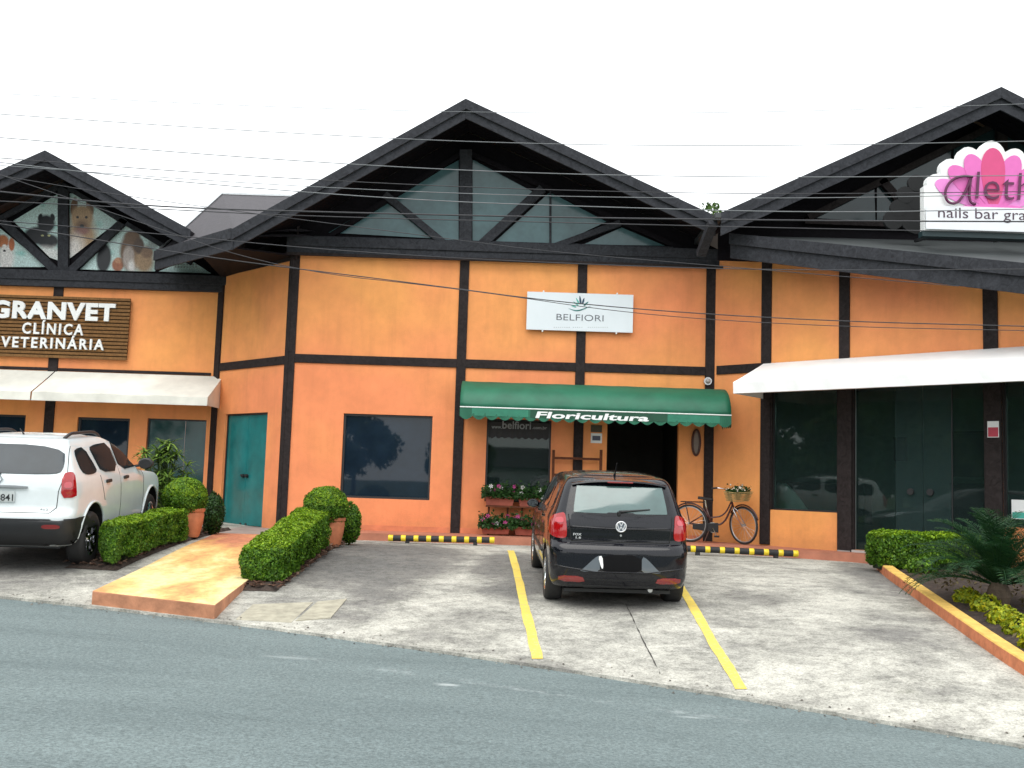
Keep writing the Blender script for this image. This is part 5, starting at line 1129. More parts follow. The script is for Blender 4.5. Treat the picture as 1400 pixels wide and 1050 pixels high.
n = 500; P = np.array([hbp(random.uniform(.05, .32), random.uniform(-.19, .19), .93+abs(random.gauss(0, .05))) for _ in range(n)]); o = link(leaves(P, np.tile([0, 0, 1.], (n, 1)), .028, .6, .9), 'basket_leaves', M['leafd'], bk)
n = 60; P = np.array([hbp(random.uniform(.05, .32), random.uniform(-.19, .19), .98+abs(random.gauss(0, .04))) for _ in range(n)]); o = link(leaves(P, np.tile([0, -.5, .7], (n, 1)), .022, .9, .6), 'basket_flowers', mat('cream_flower', (.6, .52, .42), .6), bk); o['kind'] = 'stuff'
mb = MB(); mb.tube([(bb.x-.05, .05, bb.z), (bb.x-.16, .20, -.0)], .008, 5); mb.build('kickstand', M['steel'], bk)
# ================================================================== CARS
def catmull(tab, z):
    """piecewise smooth (monotone-ish) interpolation of a table [(z, v)]"""
    n = len(tab)
    if z <= tab[0][0]: return tab[0][1]
    if z >= tab[-1][0]: return tab[-1][1]
    for i in range(n-1):
        if tab[i][0] <= z <= tab[i+1][0]: break
    def sl(k):
        if k <= 0 or k >= n-1: return (tab[min(k+1, n-1)][1]-tab[max(k-1, 0)][1])/(tab[min(k+1, n-1)][0]-tab[max(k-1, 0)][0])
        a = (tab[k][1]-tab[k-1][1])/(tab[k][0]-tab[k-1][0]); b = (tab[k+1][1]-tab[k][1])/(tab[k+1][0]-tab[k][0])
        return 0 if a*b <= 0 else 2*a*b/(a+b)
    h = tab[i+1][0]-tab[i][0]; t = (z-tab[i][0])/h; m0, m1 = sl(i)*h, sl(i+1)*h; p0, p1 = tab[i][1], tab[i+1][1]
    return (2*t**3-3*t*t+1)*p0+(t**3-2*t*t+t)*m0+(-2*t**3+3*t*t)*p1+(t**3-t*t)*m1
def car_body(rear, front, width, zs, rad, bowr=.05, bowf=.16):
    mb = MB(); ring = 0; vs = []
    for z in zs:
        y0, y1, W_ = catmull(rear, z), catmull(front, z), catmull(width, z); rr = min(rad(z), W_*.8, (y1-y0)*.45); pts = []
        def arc(cx, cy, a0, a1, k): return [(cx+rr*math.cos(a), cy+rr*math.sin(a)) for a in lin(a0, a1, k)]
        q = []
        q += [(-W_+rr+(2*W_-2*rr)*i/14, y0) for i in range(14)]; q += arc(W_-rr, y0+rr, -math.pi/2, 0, 8)
        q += [(W_, y0+rr+(y1-y0-2*rr)*i/44) for i in range(1, 44)]; q += arc(W_-rr, y1-rr, 0, math.pi/2, 8)
        q += [(W_-rr-(2*W_-2*rr)*i/14, y1) for i in range(1, 14)]; q += arc(-W_+rr, y1-rr, math.pi/2, math.pi, 8)
        q += [(-W_, y1-rr-(y1-y0-2*rr)*i/44) for i in range(1, 44)]; q += arc(-W_+rr, y0+rr, math.pi, math.pi*1.5, 8)[:-1]
        ym, L = (y0+y1)/2, (y1-y0)/2
        for (x, y) in q:
            u = (x/max(W_, .01))**2; v = ((y-ym)/L)
            y += (bowr*u if v < 0 else -bowf*u)*min(1, abs(v)**4); x *= 1-.035*abs(v)**3.0-.0*v
            vs.append((x, y, z))
        ring = len(q)
    m = len(zs); mb.add(vs, [(i*ring+k, i*ring+(k+1) % ring, (i+1)*ring+(k+1) % ring, (i+1)*ring+k) for i in range(m-1) for k in range(ring)]+[tuple(range(ring))[::-1]])
    # domed roof: cap with concentric rings
    top = vs[-ring:]; cy = sum(p[1] for p in top)/ring; base = (m-1)*ring; prev = base; zt = zs[-1]
    for j, (sc, dz) in enumerate(((.97, .006), (.92, .012), (.80, .020), (.6, .028), (.35, .033), (.12, .035))):
        st_ = len(mb.v); mb.v += [(p[0]*sc, cy+(p[1]-cy)*sc, zt+dz) for p in top]
        for k in range(ring): mb.f.append((prev+k, prev+(k+1) % ring, st_+(k+1) % ring, st_+k)); mb.mi.append(0)
        prev = st_
    mb.f.append(tuple(range(prev, prev+ring))); mb.mi.append(0)
    return mb
def chaikin(P, it=2):
    for _ in range(it):
        q = []
        for i in range(len(P)):
            a, b = P[i], P[(i+1) % len(P)]; q += [tuple(a[j]*.78+b[j]*.22 for j in range(2)), tuple(a[j]*.22+b[j]*.78 for j in range(2))]
        P = q
    return P
class Proj:
    def __init__(s, me): 
        bm = bmesh.new(); bm.from_mesh(me); s.t = BVHTree.FromBMesh(bm); bm.free()
    def hit(s, a, b, ax):
        if ax == 'rear': o, d = Vector((a, -3, b)), Vector((0, 1, 0))
        elif ax == 'right': o, d = Vector((3, a, b)), Vector((-1, 0, 0))
        elif ax == 'left': o, d = Vector((-3, a, b)), Vector((1, 0, 0))
        elif ax == 'top': o, d = Vector((a, b, 3)), Vector((0, 0, -1))
        elif ax == 'front': o, d = Vector((a, 9, b)), Vector((0, -1, 0))
        h = s.t.ray_cast(o, d)
        if h[0] is None: h = s.t.find_nearest(o+d*2.5)
        return h[0], (h[1] if h[1].dot(d) < 0 else -h[1])
    def patch(s, poly, ax, name, m, parent, off=.006, rounds=2, rings=7, skirt=.015):
        P = chaikin(poly, rounds) if rounds else poly
        if rounds == 0:
            Q = []
            for i in range(len(P)):
                a, b = P[i], P[(i+1) % len(P)]; Q += [(a[0]+(b[0]-a[0])*k/6, a[1]+(b[1]-a[1])*k/6) for k in range(6)]
            P = Q
        cx = sum(p[0] for p in P)/len(P); cy = sum(p[1] for p in P)/len(P); n = len(P); vs = []; fs = []
        for j in range(rings+1):
            t = j/rings
            for p in P:
                h, nn = s.hit(cx+(p[0]-cx)*max(t, .02), cy+(p[1]-cy)*max(t, .02), ax); vs.append(h+nn*off)
        for p in P: h, nn = s.hit(p[0], p[1], ax); vs.append(h-nn*skirt)
        for j in range(rings+1):
            for k in range(n): fs.append((j*n+k, j*n+(k+1) % n, (j+1)*n+(k+1) % n, (j+1)*n+k))
        fs.append(tuple(range(n))[::-1]); mb = MB(); mb.add(vs, fs); return mb.build(name, m, parent, smooth=True, sharp=40)
    def line(s, pts, ax, name, m, parent, r=.004, off=0, sub=8, closed=False):
        if closed: pts = pts+[pts[0]]
        P = []
        for a, b in zip(pts[:-1], pts[1:]):
            for k in range(sub): t = k/sub; h, nn = s.hit(a[0]+(b[0]-a[0])*t, a[1]+(b[1]-a[1])*t, ax); P.append(h+nn*off)
        h, nn = s.hit(pts[-1][0], pts[-1][1], ax); P.append(h+nn*off); mb = MB(); mb.tube(P, r, 6); return mb.build(name, m, parent, smooth=True)
def bool_cut(o, cut):
    md = o.modifiers.new('b', 'BOOLEAN'); md.operation = 'DIFFERENCE'; md.object = cut; md.solver = 'EXACT'
    try: md.material_mode = 'TRANSFER'
    except Exception: pass
    dg = bpy.context.evaluated_depsgraph_get(); dg.update(); me = bpy.data.meshes.new_from_object(o.evaluated_get(dg)); o.modifiers.clear(); o.data = me; bpy.data.objects.remove(cut)
    me.set_sharp_from_angle(angle=R(38))
def wheel(parent, c, r, wd, side, rim_m, seedk=0, spokes=5):
    """side=+1: outer face towards +x"""
    x, y, z = c; mb = MB(); h = wd/2
    mb.lathe([(r*.62, -h*.9), (r*.80, -h), (r*.93, -h*.96), (r*.985, -h*.72), (r, -h*.5), (r, h*.5), (r*.985, h*.72), (r*.93, h*.96), (r*.80, h), (r*.62, h*.9)], c, 'x', 40)
    for gx in (-.3, 0, .3):
        pass
    ty = mb.build('tyre', M['black'], parent, smooth=True, sharp=50)
    mb = MB(); so_ = side*h; mb.lathe([(r*.635, so_*.92), (r*.60, so_*.90), (r*.56, so_*.80), (r*.54, so_*.2), (r*.54, -so_*.8)], c, 'x', 40); rim = mb.build('rim', rim_m, ty, smooth=True, sharp=40)
    mb = MB()
    for k in range(spokes):
        a = k*2*math.pi/spokes+.3
        for da in (-.14, .14):
            p0 = Vector((x+so_*.60, y+.05*math.cos(a), z+.05*math.sin(a))); p1 = Vector((x+so_*.74, y+r*.59*math.cos(a+da), z+r*.59*math.sin(a+da))); mb.beam(p0, p1, .030, .03, up=(side, 0, 0))
    mb.build('spokes', rim_m, rim); mb = MB(); mb.lathe([(.001, so_*.80), (.035, so_*.78), (.06, so_*.64), (.06, so_*.3)], c, 'x', 16); mb.build('hub_cap', rim_m, rim, smooth=True)
    mb = MB(); mb.lathe([(.001, so_*.1), (r*.42, so_*.1), (r*.42, so_*.16), (.001, so_*.16)], c, 'x', 24); mb.build('brake_disc', M['steel'], rim)
    return ty
def car_glass(name, c, ior=1.9): m = solid_glass(name, c, ior, .02); return m
def paint(name, c, rough=.25, fl=.0):
    m, n, l, b = newmat(name); P = n.new('ShaderNodeTexCoord').outputs['Object']
    l.new(ramp(n, l, noise(n, l, P, 3, 4), [(.3, tuple(x*.94 for x in c)), (.7, tuple(min(1, x*1.05) for x in c))]), b.inputs['Base Color'])
    b.inputs['Specular IOR Level'].default_value = .15 if c[0] < .1 else .4; b.inputs['Coat Weight'].default_value = .7 if c[0] < .1 else 1; b.inputs['Coat Roughness'].default_value = .04; rr = n.new('ShaderNodeMapRange'); l.new(noise(n, l, P, 9, 5), rr.inputs[0]); rr.inputs[3].default_value = rough*.8; rr.inputs[4].default_value = rough*1.4; l.new(rr.outputs[0], b.inputs['Roughness']); return m
def lampmat(name, c):
    m, n, l, b = newmat(name); P = n.new('ShaderNodeTexCoord').outputs['Object']; wv = n.new('ShaderNodeTexWave'); wv.inputs['Scale'].default_value = 30; l.new(P, wv.inputs[0]); wv.bands_direction = 'Z'
    l.new(ramp(n, l, wv.outputs['Fac'], [(.2, tuple(x*.55 for x in c)), (.7, c)]), b.inputs['Base Color']); b.inputs['Roughness'].default_value = .12; b.inputs['Coat Weight'].default_value = 1; return m
redl = lampmat('tail_lamp_red', (.40, .003, .007)); redd = lampmat('reflector_red', (.25, .01, .01)); pinkl = lampmat('lamp_pale_lens', (.58, .06, .08))
def place_car(root, X, Yax, wb, axle, yaw, dz=0):
    """root local y forward, rear axle at local (0, axle)"""
    c, s = math.cos(yaw), math.sin(yaw); fx, fy = -s, c
    pr_ = (X, Yax); pf = (X+fx*wb, Yax+fy*wb); zr_, zf_ = zlot(*pr_), zlot(*pf); pitch = math.atan2(zf_-zr_, wb)
    root.rotation_euler = (pitch, 0, yaw); root.location = (X-fx*axle, Yax-fy*axle, zr_-axle*math.tan(pitch)+dz)
# ---------------- black hatchback
hb_ = thing('parked_hatchback', 'black hatchback parked nose-in seen from behind before the flower shop', 'car', local=True)
rear = [(.20, .13), (.28, .05), (.36, .015), (.50, 0), (.62, .0), (.70, .015), (.735, .05), (.76, .085), (.95, .10), (1.05, .13), (1.12, .155), (1.40, .30), (1.44, .33), (1.47, .37), (1.485, .43), (1.495, .55)]
front = [(.20, 3.70), (.30, 3.80), (.5, 3.82), (.66, 3.79), (.74, 3.70), (.82, 3.52), (.89, 3.18), (.95, 2.90), (1.05, 2.72), (1.2, 2.47), (1.35, 2.20), (1.43, 2.0), (1.47, 1.85), (1.495, 1.6)]
width = [(.20, .74), (.28, .79), (.4, .815), (.55, .82), (.72, .825), (.85, .82), (.95, .81), (1.02, .79), (1.12, .75), (1.25, .705), (1.38, .655), (1.44, .62), (1.47, .59), (1.485, .56), (1.495, .50)]
zs = lin(.25, .34, 5)+lin(.36, .72, 12)+lin(.735, 1.0, 12)+lin(1.02, 1.42, 18)+[1.435, 1.45, 1.46, 1.47, 1.478, 1.486, 1.491, 1.495]
bodyp = paint('black_car_paint', (.003, .0035, .007))
bo = car_body(rear, front, width, zs, lambda z: .20 if z < 1 else .20-.06*(z-1)/.5).build('body', bodyp, hb_, smooth=True, fix=True)
pj_ = Proj(bo.data); AX, WBS, TR = .70, 2.465, .305
arch = mat('arch_liner', (.01, .01, .01), .9)
mb = MB()
for y in (AX, AX+WBS):
    for sx in (-1, 1): mb.lathe([(.001, .52*sx), (.355, .52*sx), (.355, 1.0*sx), (.001, 1.0*sx)], (0, y, TR+.02), 'x', 32)
cut = mb.build('cutter', arch); bool_cut(bo, cut)
for y in (AX, AX+WBS):
    for sx in (-1, 1): w_ = wheel(hb_, (sx*.715, y, TR), TR, .205, sx, M['chrome'])
mb = MB(); mb.box(-.62, .62, .25, 3.5, .17, .21); mb.build('underbody', M['blackp'], hb_)
mb = MB(); mb.tube([(-.55, AX, .27), (.55, AX, .27)], .04, 8); mb.build('rear_axle', M['blackp'], hb_)
mb = MB(); mb.tube([(.36, .10, .235), (.36, .6, .25)], .028, 10); mb.build('exhaust', M['steel'], hb_)
gls = solid_glass('hatchback_rear_glass', (.050, .105, .100), 1.9, .10); gls2 = solid_glass('hatchback_side_glass', (.012, .016, .018), 1.7, .02)
pj_.patch([(-.60, 1.06), (-.56, 1.405), (.56, 1.405), (.60, 1.06)], 'rear', 'rear_window_surround', mat('gloss_black_trim', (.004, .004, .006), .08), hb_, .004, 2)
pj_.patch([(-.545, 1.105), (-.50, 1.385), (-.49, 1.39), (.49, 1.39), (.50, 1.385), (.545, 1.105), (.53, 1.09), (-.53, 1.09)], 'rear', 'rear_window', gls, hb_, .009, 1)
for sx in (-1, 1):
    pj_.patch([(.80*sx, .90), (.78*sx, 1.03), (.66*sx, 1.085), (.63*sx, 1.07), (.61*sx, .83), (.64*sx, .795), (.75*sx, .80), (.80*sx, .84)], 'rear', 'tail_lamp', redl, hb_, .014, 2)
    pj_.patch([(.74*sx, .965), (.73*sx, 1.02), (.65*sx, 1.03), (.65*sx, .965)], 'rear', 'lamp_lens', pinkl, hb_, .019, 2)
    pj_.patch([(.40*sx, .315), (.70*sx, .32), (.70*sx, .385), (.43*sx, .385)], 'rear', 'reflector', redd, hb_, .008, 1)
    sd_ = 'right' if sx > 0 else 'left'
    pj_.patch([(.62, 1.14), (.66, 1.34), (.80, 1.375), (1.02, 1.39), (1.04, 1.08), (.75, 1.08)], sd_, 'side_window', gls2, hb_, .006, 1)
    pj_.patch([(1.11, 1.07), (1.10, 1.39), (1.68, 1.40), (1.68, 1.04)], sd_, 'side_window', gls2, hb_, .006, 1)
    pj_.patch([(1.77, 1.04), (1.77, 1.40), (2.02, 1.38), (2.62, 1.04)], sd_, 'side_window', gls2, hb_, .006, 1)
    for pts in ([(1.06, .34), (1.06, 1.42)], [(1.73, .30), (1.73, 1.42)], [(2.72, .30), (2.74, .95), (2.70, 1.02)]): pj_.line(pts, sd_, 'door_seam', M['dark'], hb_, .004)
    for yy in (1.24, 1.95): pj_.patch([(yy, .93), (yy, .965), (yy+.17, .965), (yy+.17, .93)], sd_, 'door_handle', bodyp, hb_, .025, 1, 3)
    pj_.line([(1.2, .52), (2.6, .52)], sd_, 'side_moulding', M['blackp'], hb_, .02)
    mb = MB(); vs = []
    for j, (dy, sc) in enumerate(((0, .8), (.02, 1), (.07, .95), (.11, .6))):
        for a in lin(0, 2*math.pi, 14)[:-1]: vs.append((sx*(.87+.085*sc*math.cos(a)), 2.42+dy, .99+.06*sc*math.sin(a)))
    mb.add(vs, [(i*14+k, i*14+(k+1) % 14, (i+1)*14+(k+1) % 14, (i+1)*14+k) for i in range(3) for k in range(14)]+[tuple(range(42, 56))]); mb.add([vs[k] for k in range(14)], [tuple(range(14))[::-1]])
    mr_ = mb.build('mirror', bodyp, hb_, smooth=True, sharp=40); mb = MB(); mb.beam((sx*.74, 2.47, .97), (sx*.83, 2.46, .98), .05, .04); mb.build('mirror_arm', M['blackp'], mr_)
    mb = MB(); mb.prism([(sx*(.87+.065*math.cos(a)), 2.417, .99+.044*math.sin(a)) for a in lin(0, 2*math.pi, 16)[:-1]], (0, .004, 0)); mb.build('mirror_glass', solid_glass('mirror_face', (.03, .035, .04), 2.2), mr_)
    pj_.patch([(.52*sx, .70), (.78*sx, .72), (.74*sx, .86), (.56*sx, .80)], 'front', 'headlight', M['chrome'], hb_, .008, 2)
# windscreen
def front_patch(pj, poly, name, m, parent): pj.patch(poly, 'front', name, m, parent, .006, 1)
front_patch(pj_, [(-.64, 1.0), (-.54, 1.40), (.54, 1.40), (.64, 1.0)], 'windscreen', gls2, hb_)
pj_.line([(-.60, 1.07), (-.575, .84), (-.565, .775), (.565, .775), (.575, .84), (.60, 1.07)], 'rear', 'tailgate_seam', M['dark'], hb_, .006)
pj_.line([(-.575, .935), (-.25, .925), (0, .922), (.25, .925), (.575, .935)], 'rear', 'tailgate_crease', bodyp, hb_, .012, -.004)
pj_.line([(-.79, .50), (-.3, .44), (.3, .44), (.79, .50)], 'rear', 'bumper_crease', bodyp, hb_, .010, -.003)
grey_p = paint('satin_grey_panel', (.10, .12, .14), .4)
for sx in (-1, 1): pj_.patch([(.24*sx, .63), (.30*sx, .60), (.43*sx, .47), (.47*sx, .44), (.22*sx, .44)], 'rear', 'plate_surround', grey_p, hb_, .004, 1)
pj_.patch([(-.24, .43), (-.235, .64), (.235, .64), (.24, .43)], 'rear', 'plate_recess', mat('recess_black', (.003, .003, .004), .6, spec=.15), hb_, .005, 1)
pj_.patch([(-.265, .615), (-.215, .625), (-.20, .49), (-.22, .475)], 'rear', 'plate_remnant', M['white'], hb_, .012, 1)
pj_.patch([(-.60, .285), (-.55, .235), (.55, .235), (.60, .285)], 'rear', 'lower_valance', M['blackp'], hb_, .004, 1)
# emblem: ring with a V over a W
ec, en = pj_.hit(.0, .95, 'rear'); eo = ec+Vector((0, -.016, 0)); em = mat('emblem_silver', (.72, .73, .75), .3, metal=.6)
mb = MB(); mb.prism([(eo.x+.062*math.cos(a), eo.y+.004, eo.z+.062*math.sin(a)) for a in lin(0, 2*math.pi, 30)[:-1]], (0, .02, 0)); eb = mb.build('round_emblem', mat('emblem_ground', (.10, .12, .15), .3), hb_)
mb = MB(); mb.tube([eo+Vector((.057*math.cos(a), 0, .057*math.sin(a))) for a in lin(0, 2*math.pi, 30)], .009, 6, cap=False); mb.build('emblem_ring', em, eb, smooth=True)
def estroke(pts, nm):
    mb = MB()
    for a, b in zip(pts[:-1], pts[1:]): mb.beam(eo+Vector((a[0], -.001, a[1])), eo+Vector((b[0], -.001, b[1])), .011, .008, up=(0, -1, 0))
    mb.build(nm, em, eb)
estroke([(-.022, .050), (0, .008), (.022, .050)], 'emblem_letter'); estroke([(-.046, .032), (-.022, -.040), (0, .000), (.022, -.040), (.046, .032)], 'emblem_letter')
h_, _n = pj_.hit(0, .85, 'rear'); mb = MB(); mb.tube([h_, h_-Vector((0, .012, 0))], .012, 10); mb.build('key_lock', M['steel'], hb_)
FR_ = Wall((-1, pj_.hit(-.5, .86, 'rear')[0].y), (1, pj_.hit(-.5, .86, 'rear')[0].y))
class LF:   # local frame for car lettering
    def __init__(s, y): s.y = y
    def P(s, t, z, d=0): return Vector((t, s.y-d, z))
text('FOX', LF(pj_.hit(-.5, .83, 'rear')[0].y), (-.545, -.45, .835, .862), em, hb_, 'model_lettering', ext=.002, off=.02, d=.010)
text('1.6', LF(pj_.hit(-.5, .80, 'rear')[0].y), (-.515, -.455, .80, .825), em, hb_, 'model_lettering', ext=.002, off=.02, d=.010)
pw = [pj_.hit(-.02+.36*t, 1.115+.035*t, 'rear')[0]+Vector((0, -.022, 0)) for t in lin(0, 1, 6)]; mb = MB(); mb.tube(pw, [.016, .014, .012, .010, .009, .008, .006], 6); mb.build('wiper', M['blackp'], hb_, smooth=True)
mb = MB(); mb.tube([pw[0], pj_.hit(-.02, 1.075, 'rear')[0]], .022, 8); mb.build('wiper_pivot', M['blackp'], hb_)
# roof spoiler, brake light, antenna
mb = MB(); vs = []
for i in range(21):
    x = -.56+1.12*i/20; e = (abs(x)/.56)**3
    for (dy, dz) in ((.60, .014), (.40, .004), (.27, -.012-.012*e), (.262, -.03-.012*e), (.36, -.035), (.45, -.03)):
        vs.append((x, dy+.06*e, 1.478-.020*(x/.56)**2-.020*e+dz))
mb.add(vs, [(i*6+k, (i+1)*6+k, (i+1)*6+k+1, i*6+k+1) for i in range(20) for k in range(5)]); mb.build('roof_spoiler', bodyp, hb_, smooth=True, sharp=50)
mb = MB(); mb.box(-.15, .15, .252, .285, 1.435, 1.452); mb.build('brake_light', redd, hb_, bevel=.004)
mb = MB(); mb.tube([(-.02, .62, 1.505), (-.02, .56, 1.54), (-.02, .44, 1.66)], [.016, .008, .004], 8); mb.build('antenna', M['blackp'], hb_)
place_car(hb_, 1.275, 12.50, WBS, AX, R(2.2), -.02)
# ---------------- white SUV
sv = thing('parked_suv', 'white compact SUV with black lower bumper parked by the clinic at left', 'car', local=True)
rear = [(.30, .22), (.38, .10), (.48, .03), (.62, 0), (.70, .0), (.74, .03), (.80, .06), (1.0, .07), (1.14, .09), (1.20, .12), (1.50, .30), (1.56, .33), (1.60, .37), (1.625, .44), (1.64, .60)]
front = [(.30, 4.10), (.40, 4.24), (.6, 4.30), (.8, 4.29), (.92, 4.22), (1.0, 4.02), (1.06, 3.55), (1.10, 3.20), (1.18, 3.02), (1.3, 2.82), (1.45, 2.52), (1.55, 2.27), (1.60, 2.08), (1.625, 1.95), (1.64, 1.75)]
width = [(.30, .80), (.40, .875), (.55, .90), (.75, .91), (.95, .905), (1.08, .885), (1.16, .86), (1.3, .80), (1.45, .74), (1.55, .69), (1.60, .65), (1.625, .61), (1.64, .53)]
zs = lin(.30, .46, 6)+lin(.48, .72, 8)+lin(.74, 1.12, 16)+lin(1.14, 1.54, 18)+[1.56, 1.58, 1.595, 1.61, 1.62, 1.63, 1.636, 1.64]
wp_ = paint('white_car_paint', (.66, .72, .74), .3)
bo = car_body(rear, front, width, zs, lambda z: .20 if z < 1 else .16, .05, .22).build('body', wp_, sv, smooth=True)
pj_ = Proj(bo.data); AX, WBS, TR = .82, 2.673, .345
mb = MB()
for y in (AX, AX+WBS):
    for sx in (-1, 1): mb.lathe([(.001, .56*sx), (.415, .56*sx), (.415, 1.1*sx), (.001, 1.1*sx)], (0, y, TR+.04), 'x', 36)
bool_cut(bo, mb.build('cutter', arch))
for y in (AX, AX+WBS):
    for sx in (-1, 1):
        wheel(sv, (sx*.785, y, TR), TR, .225, sx, M['chrome'])
        mb = MB(); P = []
        for a in lin(-.10, math.pi+.10, 24):
            zz, yy = TR+.04+.43*math.sin(a), y+.43*math.cos(a); h_, _ = pj_.hit(yy, zz, 'right' if sx > 0 else 'left'); P.append(Vector((h_.x+sx*.004, yy, zz)))
        mb.tube(P, .016, 8); mb.build('wheel_arch', wp_, sv, smooth=True)
mb = MB(); mb.box(-.68, .68, .3, 4.0, .27, .31); mb.build('underbody', M['blackp'], sv)
blk = M['blackp']; gl3 = solid_glass('suv_rear_glass', (.022, .032, .040), 1.45, .12); gl4 = solid_glass('suv_side_glass', (.012, .018, .021), 1.14, .08); gl4.node_tree.nodes['Principled BSDF'].inputs['Specular IOR Level'].default_value = .2
pj_.patch([(-.885, .33), (-.895, .665), (.895, .665), (.885, .33)], 'rear', 'lower_bumper', blk, sv, .020, 0, 24)
pj_.patch([(-.72, 1.24), (-.64, 1.55), (.64, 1.55), (.72, 1.24), (.60, 1.20), (-.60, 1.20)], 'rear', 'rear_window', gl3, sv, .014, 2, 20)
for sx in (-1, 1):
    sd_ = 'right' if sx > 0 else 'left'
    pj_.patch([(.895*sx, .335), (.0, 0)][:1]+[(.90*sx, .66)]+[], 'rear', 'x', blk, sv) if False else None
    pj_.patch([(.06, .33), (.07, .665), (.36, .665), (.40, .55), (.40, .33)], sd_, 'bumper_corner', blk, sv, .012, 0, 8)
    pj_.patch([(1.28, .30), (1.28, .44), (3.04, .44), (3.04, .30)], sd_, 'sill_cladding', blk, sv, .014, 0, 6)
    pj_.patch([(.73*sx, .92), (.72*sx, 1.21), (.79*sx, 1.235), (.83*sx, 1.18), (.868*sx, 1.02), (.865*sx, .92)], 'rear', 'tail_lamp', redl, sv, .014, 1)
    pj_.patch([(.755*sx, 1.04), (.755*sx, 1.11), (.82*sx, 1.11), (.83*sx, 1.04)], 'rear', 'lamp_lens', pinkl, sv, .020, 1)
    pj_.patch([(.55*sx, .55), (.55*sx, .60), (.75*sx, .60), (.75*sx, .55)], 'rear', 'reflector', redd, sv, .022, 1)
    for W3, poly in (('q', [(.52, 1.22), (.50, 1.42), (.56, 1.50), (.86, 1.52), (1.06, 1.22), (.95, 1.17), (.66, 1.17)]), ('r', [(1.20, 1.17), (1.12, 1.36), (1.06, 1.50), (1.28, 1.53), (1.86, 1.54), (1.88, 1.15)]), ('f', [(1.98, 1.15), (1.96, 1.54), (2.20, 1.53), (2.50, 1.42), (2.95, 1.16)])): pj_.patch(poly, sd_, 'side_window', gl4, sv, .010, 1, 12)
    for pts in ([(1.12, 1.14), (1.16, .98), (1.24, .80)], [(1.92, .38), (1.92, 1.56)], [(3.02, .40), (3.03, 1.0), (2.98, 1.12)]): pj_.line(pts, sd_, 'door_seam', M['dark'], sv, .0045)
    for yy in (1.30, 2.06): pj_.patch([(yy, 1.02), (yy, 1.065), (yy+.17, 1.065), (yy+.17, 1.02)], sd_, 'door_handle', blk, sv, .03, 1, 3)
    mb = MB(); P = [pj_.hit(.56*sx, y, 'top')[0]+Vector((0, 0, .055 if 0 < i < 7 else .0)) for i, y in enumerate(lin(.62, 2.02, 7))]; mb.tube(smooth_path([tuple(p) for p in P]), .022, 8); mb.build('roof_rail', blk, sv, smooth=True)
    mb = MB(); vs = []
    for j, (dy, sc) in enumerate(((0, .8), (.02, 1), (.08, .95), (.13, .6))):
        for a in lin(0, 2*math.pi, 14)[:-1]: vs.append((sx*(.985+.11*sc*math.cos(a)), 2.78+dy, 1.20+.085*sc*math.sin(a)))
    mb.add(vs, [(i*14+k, i*14+(k+1) % 14, (i+1)*14+(k+1) % 14, (i+1)*14+k) for i in range(3) for k in range(14)]+[tuple(range(42, 56))]); mb.add([vs[k] for k in range(14)], [tuple(range(14))[::-1]])
    mr_ = mb.build('mirror', blk, sv, smooth=True, sharp=40); mb = MB(); mb.beam((sx*.80, 2.84, 1.15), (sx*.90, 2.83, 1.17), .05, .04); mb.build('mirror_arm', blk, mr_)
    pj_.patch([(.55*sx, .80), (.80*sx, .82), (.80*sx, .98), (.55*sx, .95)], 'front', 'headlight', M['chrome'], sv, .008, 2)
front_patch(pj_, [(-.74, 1.18), (-.60, 1.54), (.60, 1.54), (.74, 1.18)], 'windscreen', gl4, sv)
pj_.line([(-.68, 1.54), (-.76, 1.22), (-.70, 1.0), (-.69, .80), (-.62, .735), (.62, .735), (.69, .80), (.70, 1.0), (.76, 1.22), (.68, 1.54)], 'rear', 'tailgate_seam', M['dark'], sv, .005)
pj_.patch([(-.34, 1.02), (-.34, 1.06), (.34, 1.06), (.34, 1.02)], 'rear', 'grab_trim', mat('dull_chrome', (.25, .27, .28), .3, metal=.8), sv, .030, 1)
pj_.patch([(-.30, .84), (-.30, 1.01), (.30, 1.01), (.30, .84)], 'rear', 'plate_recess', wp_, sv, -.006, 1)
yb = pj_.hit(0, .92, 'rear')[0].y; mb = MB(); mb.box(-.20, .20, yb-.022, yb-.010, .86, .99); pl = mb.build('number_plate', mat('grey_plate', (.48, .52, .52), .5), sv)
text('0841', LF(yb), (-.02, .185, .872, .955), M['blackp'], pl, 'lettering', ext=.001, off=.01, d=.024)
ye = pj_.hit(0, 1.13, 'rear')[0].y
for a, b in (((-.035, 0), (0, .055)), ((0, .055), (.035, 0)), ((.035, 0), (0, -.055)), ((0, -.055), (-.035, 0))):
    mb = MB(); mb.beam((a[0], ye-.012, 1.135+a[1]), (b[0], ye-.012, 1.135+b[1]), .014, .012, up=(0, -1, 0)); mb.build('emblem_bar', M['chrome'], sv)
mb = MB(); mb.tube([pj_.hit(0, 1.20, 'rear')[0]+Vector((0, -.02, 0)), pj_.hit(-.3, 1.28, 'rear')[0]+Vector((0, -.02, 0))], .012, 6); mb.build('wiper', blk, sv)
mb = MB(); mb.tube([(.0, .75, 1.665), (.0, .62, 1.74)], [.012, .004], 6); mb.build('antenna', blk, sv)
text('4x2', LF(pj_.hit(.55, .775, 'rear')[0].y), (.50, .60, .765, .79), mat('grey_badge', (.3, .32, .33), .4), sv, 'model_lettering', ext=.001, d=.008)
place_car(sv, -6.30, 13.45, WBS, AX, R(4.0))

